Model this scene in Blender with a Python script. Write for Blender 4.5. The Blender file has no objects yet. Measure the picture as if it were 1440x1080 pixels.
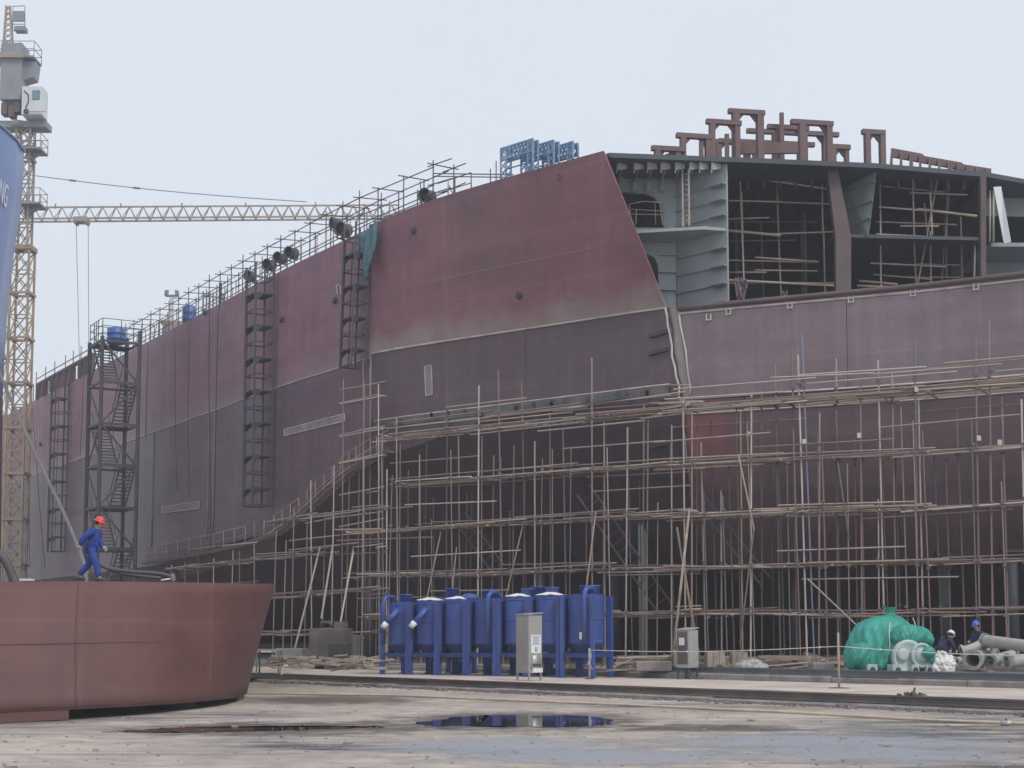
import bpy, bmesh, math, random
from mathutils import Vector, Matrix
random.seed(7)
R = math.radians
SC = bpy.context.scene
COL = SC.collection

# ------------------------------------------------------------------ camera
F, YH, PIT, EYE = 2100.0, 893.0, R(5), 1.9        # focal length and horizon row measured on the 1440x1080 photograph
YPP = YH - F * math.tan(PIT)
cam = bpy.data.cameras.new('camera'); cob = bpy.data.objects.new('camera', cam); COL.objects.link(cob)
cob.location = (0, 0, EYE); cob.rotation_euler = (R(90) + PIT, 0, 0)
cam.sensor_width = 36; cam.lens = F / 1440 * 36; cam.shift_y = (YPP - 540) / 1440
cam.clip_end = 3000
SC.camera = cob
SC.render.resolution_x, SC.render.resolution_y = 1024, 768

# ------------------------------------------------------------------ sky, sun, exposure
SUN_EL, SUN_AZ = R(48), R(140)                      # azimuth clockwise from +Y
w = bpy.data.worlds.new('World'); SC.world = w; w.use_nodes = True
nt = w.node_tree; nt.nodes.clear()
sky = nt.nodes.new('ShaderNodeTexSky'); sky.sky_type = 'NISHITA'; sky.sun_disc = False
sky.sun_elevation = SUN_EL; sky.sun_rotation = SUN_AZ; sky.air_density = 1.0; sky.dust_density = 4.0
b1 = nt.nodes.new('ShaderNodeBackground'); b1.inputs[1].default_value = 0.12
b2 = nt.nodes.new('ShaderNodeBackground'); b2.inputs[0].default_value = (0.83, 0.88, 0.985, 1); b2.inputs[1].default_value = 0.99
mx = nt.nodes.new('ShaderNodeMixShader'); mx.inputs[0].default_value = 0.86      # high overcast veil over the clear sky
out = nt.nodes.new('ShaderNodeOutputWorld')
nt.links.new(sky.outputs[0], b1.inputs[0]); nt.links.new(b1.outputs[0], mx.inputs[1])
wt = nt.nodes.new('ShaderNodeTexCoord'); wn = nt.nodes.new('ShaderNodeTexNoise'); wn.inputs['Scale'].default_value = 2.2; wn.inputs['Detail'].default_value = 4
wr = nt.nodes.new('ShaderNodeMix'); wr.data_type = 'RGBA'; wr.inputs[6].default_value = (0.79, 0.85, 0.955, 1); wr.inputs[7].default_value = (0.89, 0.945, 1.02, 1)
nt.links.new(wt.outputs['Generated'], wn.inputs['Vector']); nt.links.new(wn.outputs[0], wr.inputs[0]); nt.links.new(wr.outputs[2], b2.inputs[0])
nt.links.new(b2.outputs[0], mx.inputs[2]); nt.links.new(mx.outputs[0], out.inputs[0])
sl = bpy.data.lights.new('sun', 'SUN'); sl.energy = 1.5; sl.angle = R(14); sl.color = (1, 0.96, 0.9)
so = bpy.data.objects.new('sun', sl); COL.objects.link(so)
sd = Vector((math.sin(SUN_AZ) * math.cos(SUN_EL), math.cos(SUN_AZ) * math.cos(SUN_EL), math.sin(SUN_EL)))
so.rotation_euler = sd.to_track_quat('Z', 'Y').to_euler()
vs = SC.view_settings; vs.view_transform = 'Standard'; vs.look = 'None'; vs.exposure = 0.0; vs.gamma = 1.0; vs.use_curve_mapping = False
try:
    SC.cycles.volume_step_rate = 1.0; SC.cycles.max_bounces = 8; SC.cycles.volume_bounces = 1
    SC.cycles.use_denoising = True
except Exception: pass

# ------------------------------------------------------------------ surveying: from the photograph to the place
def ray(x, y):
    u = (x - 720) / F; v = (YPP - y) / F
    return Vector((u, math.cos(PIT) - v * math.sin(PIT), math.sin(PIT) + v * math.cos(PIT)))
def atY(x, y, Y):
    d = ray(x, y); return Vector((0, 0, EYE)) + d * (Y / d.y)
def atZ(x, y, z):
    d = ray(x, y); return Vector((0, 0, EYE)) + d * ((z - EYE) / d.z)
def proj(p):
    Z = p[2] - EYE; c = math.cos(PIT); s = math.sin(PIT); wv = p[1] * c + Z * s
    return 720 + F * p[0] / wv, YPP - F * (-p[1] * s + Z * c) / wv

# ------------------------------------------------------------------ mesh helpers
Zv = Vector((0, 0, 1)); V3_ = Vector
class MB:
    def __init__(s, smooth=False): s.v = []; s.f = []; s.smooth = smooth
    def add(s, vs, fs):
        n = len(s.v); s.v += [tuple(p) for p in vs]; s.f += [tuple(i + n for i in f) for f in fs]; return s
    def box(s, c, d, M=None):
        c = Vector(c); P = []
        for sx in (-.5, .5):
            for sy in (-.5, .5):
                for sz in (-.5, .5):
                    q = Vector((sx * d[0], sy * d[1], sz * d[2]))
                    P.append(c + (M @ q if M else q))
        return s.add(P, [(0, 1, 3, 2), (4, 6, 7, 5), (0, 4, 5, 1), (2, 3, 7, 6), (0, 2, 6, 4), (1, 5, 7, 3)])
    def beam(s, a, b, wd, h, up=Zv):
        a = Vector(a); b = Vector(b); d = (b - a).normalized()
        x = d.cross(up)
        if x.length < 1e-4: x = d.cross(Vector((0, 1, 0)))
        x.normalize(); z = x.cross(d).normalized()
        P = [p + x * (i * wd / 2) + z * (j * h / 2) for p in (a, b) for i, j in ((-1, -1), (1, -1), (1, 1), (-1, 1))]
        return s.add(P, [(3, 2, 1, 0), (4, 5, 6, 7), (0, 1, 5, 4), (1, 2, 6, 5), (2, 3, 7, 6), (3, 0, 4, 7)])
    def tube(s, a, b, r, r2=None, n=8, cap=True):
        r2 = r if r2 is None else r2
        return s.path([a, b], [r, r2], n, cap)
    def path(s, pts, rs, n=8, cap=True):
        pts = [Vector(p) for p in pts]
        if not isinstance(rs, (list, tuple)): rs = [rs] * len(pts)
        V = []; prev = None
        for i, p in enumerate(pts):
            d = (pts[min(i + 1, len(pts) - 1)] - pts[max(i - 1, 0)]).normalized()
            x = prev if prev is not None else (d.cross(Zv) if abs(d.z) < .95 else d.cross(Vector((0, 1, 0))))
            x = (x - d * x.dot(d)).normalized(); prev = x; y = d.cross(x)
            for k in range(n):
                a = 2 * math.pi * k / n; V.append(p + x * (math.cos(a) * rs[i]) + y * (math.sin(a) * rs[i]))
        Fc = []
        for i in range(len(pts) - 1):
            for k in range(n):
                k2 = (k + 1) % n; Fc.append((i * n + k, i * n + k2, (i + 1) * n + k2, (i + 1) * n + k))
        if cap: Fc.append(tuple(range(n - 1, -1, -1))); Fc.append(tuple((len(pts) - 1) * n + k for k in range(n)))
        return s.add(V, Fc)
    def lathe(s, prof, c, n=16):
        c = Vector(c); V = []; Fc = []
        for r, z in prof:
            for k in range(n):
                a = 2 * math.pi * k / n; V.append(c + Vector((r * math.cos(a), r * math.sin(a), z)))
        for i in range(len(prof) - 1):
            for k in range(n):
                k2 = (k + 1) % n; Fc.append((i * n + k, i * n + k2, (i + 1) * n + k2, (i + 1) * n + k))
        Fc.append(tuple(range(n - 1, -1, -1))); Fc.append(tuple((len(prof) - 1) * n + k for k in range(n)))
        return s.add(V, Fc)
    def grid(s, rows, close=False):
        m = len(rows[0]); V = [p for r in rows for p in r]; Fc = []
        for i in range(len(rows) - 1):
            for k in range(m if close else m - 1):
                k2 = (k + 1) % m; Fc.append((i * m + k, i * m + k2, (i + 1) * m + k2, (i + 1) * m + k))
        return s.add(V, Fc)
    def prism(s, poly, off):
        poly = [Vector(p) for p in poly]; off = Vector(off); n = len(poly)
        V = poly + [p + off for p in poly]
        Fc = [tuple(range(n - 1, -1, -1)), tuple(range(n, 2 * n))] + [(k, (k + 1) % n, n + (k + 1) % n, n + k) for k in range(n)]
        return s.add(V, Fc)
    def mesh(s, name):
        me = bpy.data.meshes.new(name); me.from_pydata(s.v, [], s.f)
        bm = bmesh.new(); bm.from_mesh(me); bmesh.ops.recalc_face_normals(bm, faces=bm.faces); bm.to_mesh(me); bm.free()
        if s.smooth:
            for p in me.polygons: p.use_smooth = True
        if getattr(s, 'uv', None):
            ul = me.uv_layers.new(name='UVMap')
            for lp in me.loops: ul.data[lp.index].uv = s.uv[lp.vertex_index] if lp.vertex_index < len(s.uv) else (0, 0)
        me.update(); return me
    def build(s, name, mat, parent=None, M=None): return obj(name, s.mesh(name), mat, parent, M)

WM = {}
def obj(name, me, mat=None, parent=None, M=None):
    o = bpy.data.objects.new(name, me); COL.objects.link(o)
    if mat is not None and me is not None and hasattr(me, 'materials') and not me.materials: me.materials.append(mat)
    M = M or Matrix.Identity(4); o.matrix_basis = M; WM[o.name] = M
    if parent is not None:
        o.parent = parent; o.matrix_parent_inverse = WM[parent.name].inverted()
    return o
def tag(o, label=None, cat=None, group=None, kind=None):
    if label: o['label'] = label
    if cat: o['category'] = cat
    if group: o['group'] = group
    if kind: o['kind'] = kind
    return o
def thing(name, loc, label, cat, group=None, M=None):
    o = obj(name, None, None, None, M or Matrix.Translation(Vector(loc))); o.empty_display_size = .3
    return tag(o, label, cat, group)
_cyl = {}
def pole(a, b, r, mat, parent, name='pole', n=7):
    key = (mat.name, n, r)
    if key not in _cyl:
        m = MB(True); m.tube((0, 0, 0), (0, 0, 1), r, n=n); me = m.mesh('pole'); me.materials.append(mat); _cyl[key] = me
    a = Vector(a); b = Vector(b); d = b - a
    M = Matrix.Translation(a) @ d.to_track_quat('Z', 'Y').to_matrix().to_4x4() @ Matrix.Diagonal((1, 1, d.length, 1))
    return obj(name, _cyl[key], None, parent, M)

# ------------------------------------------------------------------ materials
def lin(r, g, b):
    f = lambda c: (c / 255 / 12.92) if c <= 10 else ((c / 255 + .055) / 1.055) ** 2.4
    return (f(r), f(g), f(b))
def mat(name, base, rough=.7, var=.18, scale=1.0, bump=0.0, metal=0.0, alt=None, altamt=.45, altscale=.35, rnd=0.0, spec=.5, stretch=(1, 1, 1), bscale=None):
    m = bpy.data.materials.new(name); m.use_nodes = True; t = m.node_tree; N = t.nodes; L = t.links
    bs = N['Principled BSDF']; bs.inputs['Roughness'].default_value = rough; bs.inputs['Metallic'].default_value = metal
    bs.inputs['Specular IOR Level'].default_value = spec
    tc = N.new('ShaderNodeTexCoord'); mp = N.new('ShaderNodeMapping'); mp.inputs['Scale'].default_value = stretch
    L.new(tc.outputs['Object'], mp.inputs['Vector'])
    n1 = N.new('ShaderNodeTexNoise'); n1.inputs['Scale'].default_value = scale; n1.inputs['Detail'].default_value = 6; n1.inputs['Roughness'].default_value = .62
    L.new(mp.outputs[0], n1.inputs['Vector'])
    r1 = N.new('ShaderNodeMapRange'); r1.inputs[1].default_value = .3; r1.inputs[2].default_value = .7
    r1.inputs[3].default_value = 1 - var; r1.inputs[4].default_value = 1 + var; L.new(n1.outputs[0], r1.inputs[0])
    col = N.new('ShaderNodeMix'); col.data_type = 'RGBA'; col.blend_type = 'MIX'
    col.inputs[6].default_value = (*base, 1); col.inputs[7].default_value = (*(alt or base), 1)
    n2 = N.new('ShaderNodeTexNoise'); n2.inputs['Scale'].default_value = altscale; n2.inputs['Detail'].default_value = 8; n2.inputs['Roughness'].default_value = .65
    L.new(mp.outputs[0], n2.inputs['Vector'])
    r2 = N.new('ShaderNodeMapRange'); r2.inputs[1].default_value = .66 - altamt * .4; r2.inputs[2].default_value = .86 - altamt * .4; r2.inputs[4].default_value = .85
    L.new(n2.outputs[0], r2.inputs[0]); L.new(r2.outputs[0], col.inputs[0])
    mul = N.new('ShaderNodeVectorMath'); mul.operation = 'SCALE'; L.new(col.outputs[2], mul.inputs[0])
    if rnd:
        oi = N.new('ShaderNodeObjectInfo'); rr = N.new('ShaderNodeMapRange'); rr.inputs[3].default_value = 1 - rnd; rr.inputs[4].default_value = 1 + rnd
        L.new(oi.outputs['Random'], rr.inputs[0]); mm = N.new('ShaderNodeMath'); mm.operation = 'MULTIPLY'
        L.new(rr.outputs[0], mm.inputs[0]); L.new(r1.outputs[0], mm.inputs[1]); L.new(mm.outputs[0], mul.inputs['Scale'])
    else: L.new(r1.outputs[0], mul.inputs['Scale'])
    L.new(mul.outputs[0], bs.inputs['Base Color'])
    rv = N.new('ShaderNodeMapRange'); rv.inputs[3].default_value = max(.05, rough - .12); rv.inputs[4].default_value = min(1, rough + .12)
    L.new(n2.outputs[0], rv.inputs[0]); L.new(rv.outputs[0], bs.inputs['Roughness'])
    if bump:
        nb = N.new('ShaderNodeTexNoise'); nb.inputs['Scale'].default_value = bscale or scale * 3; nb.inputs['Detail'].default_value = 5
        L.new(mp.outputs[0], nb.inputs['Vector'])
        bp = N.new('ShaderNodeBump'); bp.inputs['Strength'].default_value = min(1, bump * 8); bp.inputs['Distance'].default_value = bump
        L.new(nb.outputs[0], bp.inputs['Height']); L.new(bp.outputs[0], bs.inputs['Normal'])
    return m
def hull_mat(name, base, alt, rough=.5, streak=.2, stain_z=None, stain=(.33, .29, .26), altamt=.4, spec=.5, blush=None, rust=.0):
    """primer-painted plate; UV = (metres along the plate, height): blotches, run-off streaks, butts and seams, stiffeners pressed through from behind"""
    m = mat(name, base, rough, .10, .16, 0.0, 0, alt, altamt, .11, spec=spec); t = m.node_tree; N = t.nodes; L = t.links
    bs = N['Principled BSDF']; src = bs.inputs['Base Color'].links[0].from_socket
    tc = [n for n in N if n.type == 'TEX_COORD'][0]; uv = tc.outputs['UV']
    def math_(op, a, b=None, c=None):
        n = N.new('ShaderNodeMath'); n.operation = op
        for i, v in enumerate((a, b, c)):
            if v is None: continue
            if isinstance(v, (int, float)): n.inputs[i].default_value = v
            else: L.new(v, n.inputs[i])
        return n.outputs[0]
    def rng(s_, a_, b_, c_, d_):
        r = N.new('ShaderNodeMapRange'); r.inputs[1].default_value = a_; r.inputs[2].default_value = b_; r.inputs[3].default_value = c_; r.inputs[4].default_value = d_; L.new(s_, r.inputs[0]); return r.outputs[0]
    def nz(vec, st, sc, det=6, ro=.65, loc=(0, 0, 0)):
        mp = N.new('ShaderNodeMapping'); mp.inputs['Scale'].default_value = st; mp.inputs['Location'].default_value = loc; L.new(vec, mp.inputs['Vector'])
        n = N.new('ShaderNodeTexNoise'); n.inputs['Scale'].default_value = sc; n.inputs['Detail'].default_value = det; n.inputs['Roughness'].default_value = ro; L.new(mp.outputs[0], n.inputs['Vector']); return n.outputs[0]
    sp = N.new('ShaderNodeSeparateXYZ'); L.new(uv, sp.inputs[0]); U_, Z_ = sp.outputs[0], sp.outputs[1]
    st = rng(nz(uv, (1.3, .07, 1), 1.0, 7, .72), .34, .68, 1 - streak, 1 + streak * .8)
    blot = rng(nz(uv, (1, 1.6, 1), .32, 6, .6, (4, 2, 0)), .36, .64, .88, 1.12)
    # plate seams: thin lines at strakes and butts, with a faint halo of touch-up paint
    wob = math_('MULTIPLY', nz(uv, (1, 1, 1), .7, 2), .06)
    def line(coord, period, wd, amp):
        w1 = math_('WRAP', math_('ADD', coord, wob), period, 0.0); d = math_('MINIMUM', w1, math_('SUBTRACT', period, w1)); return rng(d, 0, wd, amp, 0.0)
    seam = math_('ADD', line(Z_, 2.27, .035, .26), line(U_, 9.1, .04, .24)); halo = math_('ADD', line(Z_, 2.27, .35, .06), line(U_, 9.1, .4, .05))
    tone = math_('MULTIPLY', math_('MULTIPLY', st, blot), math_('ADD', math_('ADD', seam, halo), 1.0))
    vm = N.new('ShaderNodeVectorMath'); vm.operation = 'SCALE'; L.new(src, vm.inputs[0]); L.new(tone, vm.inputs['Scale']); last = vm.outputs[0]
    def mixin(fac, col):
        nonlocal last
        mc = N.new('ShaderNodeMix'); mc.data_type = 'RGBA'; mc.inputs[7].default_value = (*col, 1); L.new(fac, mc.inputs[0]); L.new(last, mc.inputs[6]); last = mc.outputs[2]
    mixin(rng(nz(uv, (3.2, .22, 1), 1.0, 8, .75, (1, 8, 0)), .60, .78, 0, .40), (.13, .062, .045))        # thin rust runs
    mixin(rng(nz(uv, (1, 1, 1), 2.6, 7, .75, (9, 1, 0)), .66, .76, 0, .35), (.24, .20, .20))              # scuffs and chalky touch-ups
    if rust: mixin(rng(nz(uv, (1, 1.3, 1), .5, 7, .7, (2, 5, 0)), .50, .66, 0, rust), (.19, .085, .055))
    if stain_z is not None:                          # burnt and ground-back paint along the erection butt
        a1 = math_('MULTIPLY_ADD', nz(uv, (1, .6, 1), .55, 6), -2.6, Z_)
        mixin(rng(a1, stain_z - 1.30, stain_z + .05, .8, 0), stain)
    if blush:                                        # a sprayed blotch of fresher red primer, soft-edged
        u0, u1, z0, z1 = blush; jit = math_('MULTIPLY_ADD', nz(uv, (1, .5, 1), .9, 5), 1.6, -.8)
        fx = rng(math_('ADD', U_, jit), u1 - 1.1, u1, 1, 0); fz = rng(math_('ADD', Z_, jit), z0, z0 + 2.4, 0, 1); mixin(math_('MULTIPLY', math_('MULTIPLY', fx, fz), .8), (.26, .088, .098))
    L.new(last, bs.inputs['Base Color'])
    # frames and longitudinals telegraphing through, plus general unfairness
    fr = math_('ABSOLUTE', math_('SINE', math_('MULTIPLY', U_, math.pi / .82))); lg = math_('ABSOLUTE', math_('SINE', math_('MULTIPLY', Z_, math.pi / .78)))
    hgt = math_('ADD', math_('MULTIPLY', math_('MULTIPLY', fr, lg), .35), nz(uv, (1, 1, 1), .45, 2))
    bp = N.new('ShaderNodeBump'); bp.inputs['Strength'].default_value = .4; bp.inputs['Distance'].default_value = .07
    L.new(hgt, bp.inputs['Height']); L.new(bp.outputs[0], bs.inputs['Normal'])
    return m

M_ = {}
M_['red'] = hull_mat('hull_red_primer', (.228, .102, .122), (.200, .112, .132), .50, .12, 16.2)
M_['redb'] = hull_mat('hull_faded_red_primer', (.268, .138, .164), (.238, .142, .168), .55, .14, 16.1, (.28, .22, .23))
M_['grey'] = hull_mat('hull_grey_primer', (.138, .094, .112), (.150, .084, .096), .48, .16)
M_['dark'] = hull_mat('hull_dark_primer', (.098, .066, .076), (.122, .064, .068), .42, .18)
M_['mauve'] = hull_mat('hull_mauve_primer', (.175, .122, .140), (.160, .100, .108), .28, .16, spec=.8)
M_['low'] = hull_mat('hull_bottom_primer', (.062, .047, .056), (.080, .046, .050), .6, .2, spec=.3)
M_['lowr'] = hull_mat('hull_bottom_mauve', (.140, .100, .112), (.155, .092, .098), .36, .2)
M_['block'] = hull_mat('block_red_primer', (.120, .050, .047), (.112, .057, .054), .55, .05, altamt=.6, rust=.22)
M_['weld'] = mat('weld_bead_pale', (.55, .48, .44), .7, .25, 1.2, alt=(.28, .22, .2), altamt=.4, altscale=1.0)
M_['weldd'] = mat('weld_line_dull', (.26, .24, .25), .7, .25, 1.2)
M_['jointpale'] = mat('joint_strip_pale', (.34, .30, .28), .7, .25, .8, alt=(.2, .16, .15), altscale=.8)
M_['band'] = mat('seam_band_grey', (.125, .12, .12), .7, .35, 1.6, alt=(.07, .08, .09), altscale=1.4)
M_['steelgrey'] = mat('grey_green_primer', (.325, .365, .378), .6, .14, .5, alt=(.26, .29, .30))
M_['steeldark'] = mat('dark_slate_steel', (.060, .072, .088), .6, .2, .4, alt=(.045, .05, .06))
M_['brown'] = mat('rust_brown_steel', (.115, .083, .082), .7, .2, .6, alt=(.12, .09, .09), altscale=.8)
M_['frame'] = mat('portal_rust_primer', (.150, .092, .090), .65, .25, .9, alt=(.11, .085, .085), altscale=.9)
M_['black'] = mat('sooty_dark_steel', (.045, .045, .052), .6, .25, 1.0)
M_['tower'] = mat('dark_painted_steel', (.060, .062, .072), .55, .2, 1.0)
M_['pole'] = mat('scaffold_tube', (.325, .248, .198), .65, .3, 3.0, alt=(.20, .13, .10), altscale=3.0, rnd=.45)
M_['polec'] = mat('pale_scaffold_tube', (.46, .40, .36), .55, .25, 3.0, alt=(.28, .21, .18), altscale=2.5, rnd=.3)
M_['poleb'] = mat('blue_scaffold_tube', (.17, .20, .29), .5, .2, 2.0, alt=(.27, .24, .24), altscale=2, rnd=.2)
M_['poler'] = mat('rusty_scaffold_tube', (.29, .185, .17), .65, .2, 2.0, alt=(.25, .2, .19), altscale=2, rnd=.25)
M_['poled'] = mat('dark_scaffold_tube', (.12, .11, .115), .55, .2, 2.0, rnd=.3)
M_['board'] = mat('scaffold_board', (.40, .31, .245), .8, .3, 2.5, alt=(.19, .15, .135), altscale=2, rnd=.35)
M_['wood'] = mat('weathered_timber', (.33, .27, .225), .85, .3, 2.5, alt=(.2, .16, .14), altscale=2, rnd=.25, bump=.004)
M_['blue'] = mat('blue_tank_paint', (.042, .088, .31), .45, .22, 1.4, alt=(.060, .080, .20), altscale=1.6, rnd=.12, stretch=(1.5, 1.5, .5), bump=.004)
M_['bluedk'] = mat('blue_tank_paint_worn', (.026, .055, .20), .5, .2, 1.0, rnd=.1)
M_['white'] = mat('white_sheet', (.72, .71, .69), .7, .12, 2.0)
M_['paper'] = mat('white_paper', (.68, .72, .75), .8, .05, 2.0)
M_['ink'] = mat('printed_ink', (.10, .14, .20), .8, .05, 2.0)
M_['steel'] = mat('brushed_cabinet_steel', (.43, .42, .40), .38, .08, 1.2, metal=.35, alt=(.34, .33, .31), altscale=1.2)
M_['cabgrey'] = mat('grey_cabinet_paint', (.36, .36, .35), .5, .15, 1.2, alt=(.24, .235, .22), altscale=1.0)
M_['green'] = mat('green_tarpaulin', (.030, .29, .225), .5, .22, 2.5, alt=(.05, .34, .28), altscale=2.2, bump=.05, bscale=5)
M_['casting'] = mat('pale_green_casting', (.46, .55, .54), .45, .12, 1.5, alt=(.33, .4, .4), altscale=2)
M_['pipe'] = mat('pale_pipe_primer', (.40, .405, .375), .55, .15, 1.5, alt=(.28, .27, .24), altscale=1.2)
M_['conc'] = mat('platform_concrete', (.54, .465, .41), .85, .16, .6, .003, alt=(.33, .29, .265), altscale=.5, bscale=30, stretch=(1, 1, 1))
M_['inner'] = mat('dusty_inner_ground', (.24, .21, .19), .9, .25, .7, .01, alt=(.13, .115, .105), altscale=.5, bscale=12)
M_['kerb'] = mat('kerb_concrete', (.27, .245, .23), .85, .3, 1.2, .01, alt=(.14, .125, .12), altscale=.9, bscale=8)
M_['rail'] = mat('crane_rail_steel', (.11, .095, .09), .5, .25, .8, alt=(.17, .12, .10), altscale=.7)
M_['railb'] = mat('bluish_rail_steel', (.10, .12, .15), .5, .25, .8, alt=(.14, .12, .12), altscale=.7)
M_['rubble'] = mat('broken_concrete', (.25, .23, .215), .9, .35, 3.0, rnd=.3)
M_['hose'] = mat('cream_hose', (.56, .46, .33), .6, .15, 2.0, alt=(.52, .44, .36), altscale=.8)
M_['hosek'] = mat('dark_rubber_hose', (.075, .075, .08), .6, .15, 2.0)
M_['yellow'] = mat('crane_yellow_paint', (.31, .24, .16), .55, .15, .8, alt=(.40, .31, .22), altscale=.6)
M_['beige'] = mat('crane_beige_steel', (.31, .262, .215), .55, .2, .8, alt=(.3, .26, .24), altscale=.7)
M_['cgrey'] = mat('crane_grey_box', (.235, .25, .275), .55, .12, .8)
M_['cab'] = mat('crane_cab_white', (.60, .62, .63), .45, .08, .8)
M_['glass'] = mat('cab_window_glass', (.14, .26, .34), .12, .1, 1.0)
M_['shipblue'] = hull_mat('ship_blue_paint', (.085, .145, .33), (.11, .17, .36), .3, .14)
M_['shipred'] = hull_mat('ship_boot_red', (.16, .06, .065), (.13, .06, .065), .5, .14)
M_['letter'] = mat('ship_white_lettering', (.62, .66, .72), .5, .05, 1.0)
M_['coverall'] = mat('blue_coverall_cloth', (.022, .055, .270), .85, .18, 6.0, .01, alt=(.03, .075, .32), altscale=5, bscale=14)
M_['navy'] = mat('navy_jacket_cloth', (.022, .036, .085), .85, .2, 6.0)
M_['helmred'] = mat('red_helmet_plastic', (.72, .055, .055), .3, .05, 2.0)
M_['helmwhite'] = mat('white_helmet_plastic', (.78, .78, .77), .3, .05, 2.0)
M_['helmblue'] = mat('blue_helmet_plastic', (.035, .15, .55), .3, .05, 2.0)
M_['skin'] = mat('skin', (.42, .25, .18), .6, .08, 6.0)
M_['hair'] = mat('black_hair', (.015, .013, .012), .7, .1, 6.0)
M_['glove'] = mat('pale_work_glove', (.50, .46, .40), .85, .15, 8.0)
M_['shoe'] = mat('dark_work_shoe', (.06, .055, .05), .6, .15, 6.0)
M_['trestle'] = mat('blue_trestle_paint', (.16, .30, .47), .55, .25, 1.5, alt=(.30, .35, .40), altscale=1.5)
M_['drum'] = mat('blue_barrel_plastic', (.04, .15, .42), .45, .1, 1.0)
M_['fan'] = mat('dark_fan_casing', (.075, .085, .092), .5, .25, 1.5, alt=(.13, .14, .145), altscale=1.5)
M_['cream'] = mat('cream_painted_steel', (.50, .47, .40), .5, .15, 1.0)
M_['netting'] = mat('teal_safety_netting', (.08, .17, .21), .85, .3, 3.0, .02)
M_['cable'] = mat('purple_cable', (.20, .13, .18), .6, .2, 2.0, rnd=.3)
M_['wire'] = mat('steel_wire_rope', (.13, .12, .125), .5, .2, 2.0)
M_['chain'] = mat('white_barrier_rope', (.62, .60, .58), .6, .1, 2.0)
M_['orange'] = mat('orange_red_bottle', (.45, .12, .08), .5, .1, 2.0)
M_['rustdark'] = mat('rusty_machine_casing', (.105, .095, .092), .65, .3, 1.2, alt=(.17, .12, .105), altscale=1.2)
M_['tank2'] = mat('dull_grey_green_machine', (.20, .21, .195), .6, .25, 1.2, alt=(.12, .115, .105), altscale=1.2)
M_['alu'] = mat('bright_aluminium', (.30, .32, .34), .35, .08, 1.0, metal=.3)

def ground_mat():
    m = bpy.data.materials.new('yard_concrete_wet_and_dry'); m.use_nodes = True; t = m.node_tree; N = t.nodes; L = t.links; bs = N['Principled BSDF']
    tc = N.new('ShaderNodeTexCoord')
    def noise(sc, det=6, ro=.6, st=(1, 1, 1), loc=(0, 0, 0), rot=0):
        mp = N.new('ShaderNodeMapping'); mp.inputs['Scale'].default_value = st; mp.inputs['Location'].default_value = loc; mp.inputs['Rotation'].default_value = (0, 0, rot)
        L.new(tc.outputs['Object'], mp.inputs['Vector']); n = N.new('ShaderNodeTexNoise'); n.inputs['Scale'].default_value = sc; n.inputs['Detail'].default_value = det; n.inputs['Roughness'].default_value = ro
        L.new(mp.outputs[0], n.inputs['Vector']); return n.outputs[0]
    def rng(s, a, b, c=0., d=1.):
        r = N.new('ShaderNodeMapRange'); r.inputs[1].default_value = a; r.inputs[2].default_value = b; r.inputs[3].default_value = c; r.inputs[4].default_value = d; L.new(s, r.inputs[0]); return r.outputs[0]
    def mixc(f, a, b):
        x = N.new('ShaderNodeMix'); x.data_type = 'RGBA'; L.new(f, x.inputs[0])
        for i, c in ((6, a), (7, b)):
            if isinstance(c, tuple): x.inputs[i].default_value = (*c, 1)
            else: L.new(c, x.inputs[i])
        return x.outputs[2]
    c = mixc(rng(noise(.22, 8), .38, .62), (.54, .468, .405), (.41, .35, .30))
    c = mixc(rng(noise(1.6, 8, .7), .42, .68, 0, .75), c, (.22, .19, .17))
    c = mixc(rng(noise(.55, 7, .7, (1, .45, 1), (3, 9, 0)), .54, .70, 0, .65), c, (.60, .52, .46))
    c = mixc(rng(noise(7, 6, .7), .56, .72, 0, .55), c, (.15, .13, .12))            # pitting and grit
    # tyre and drag marks across the yard
    c = mixc(rng(noise(.8, 5, .6, (.18, 2.4, 1), (0, 4, 0), R(12)), .54, .68, 0, .7), c, (.15, .13, .12))
    c = mixc(rng(noise(26, 8, .75), .50, .66, 0, .5), c, (.20, .175, .16)); c = mixc(rng(noise(13, 6, .7, (1, 1, 1), (5, 5, 0)), .60, .72, 0, .5), c, (.66, .60, .55))
    wet = rng(noise(.085, 5, .55, (1, 1.2, 1), (7.3, 2.2, 0)), .49, .60)             # damp areas
    wet2 = N.new('ShaderNodeMath'); wet2.operation = 'MULTIPLY'; L.new(wet, wet2.inputs[0]); L.new(rng(noise(.9, 6, .65, (.5, 1.4, 1)), .36, .56), wet2.inputs[1])
    c = mixc(wet2.outputs[0], c, (.15, .145, .15))
    L.new(c, bs.inputs['Base Color'])
    rr = N.new('ShaderNodeMapRange'); rr.inputs[3].default_value = .82; rr.inputs[4].default_value = .22; L.new(wet2.outputs[0], rr.inputs[0]); L.new(rr.outputs[0], bs.inputs['Roughness'])
    bp = N.new('ShaderNodeBump'); bp.inputs['Distance'].default_value = .012; bp.inputs['Strength'].default_value = .5
    L.new(noise(6, 8, .7), bp.inputs['Height']); L.new(bp.outputs[0], bs.inputs['Normal'])
    return m
M_['ground'] = ground_mat()
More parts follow.
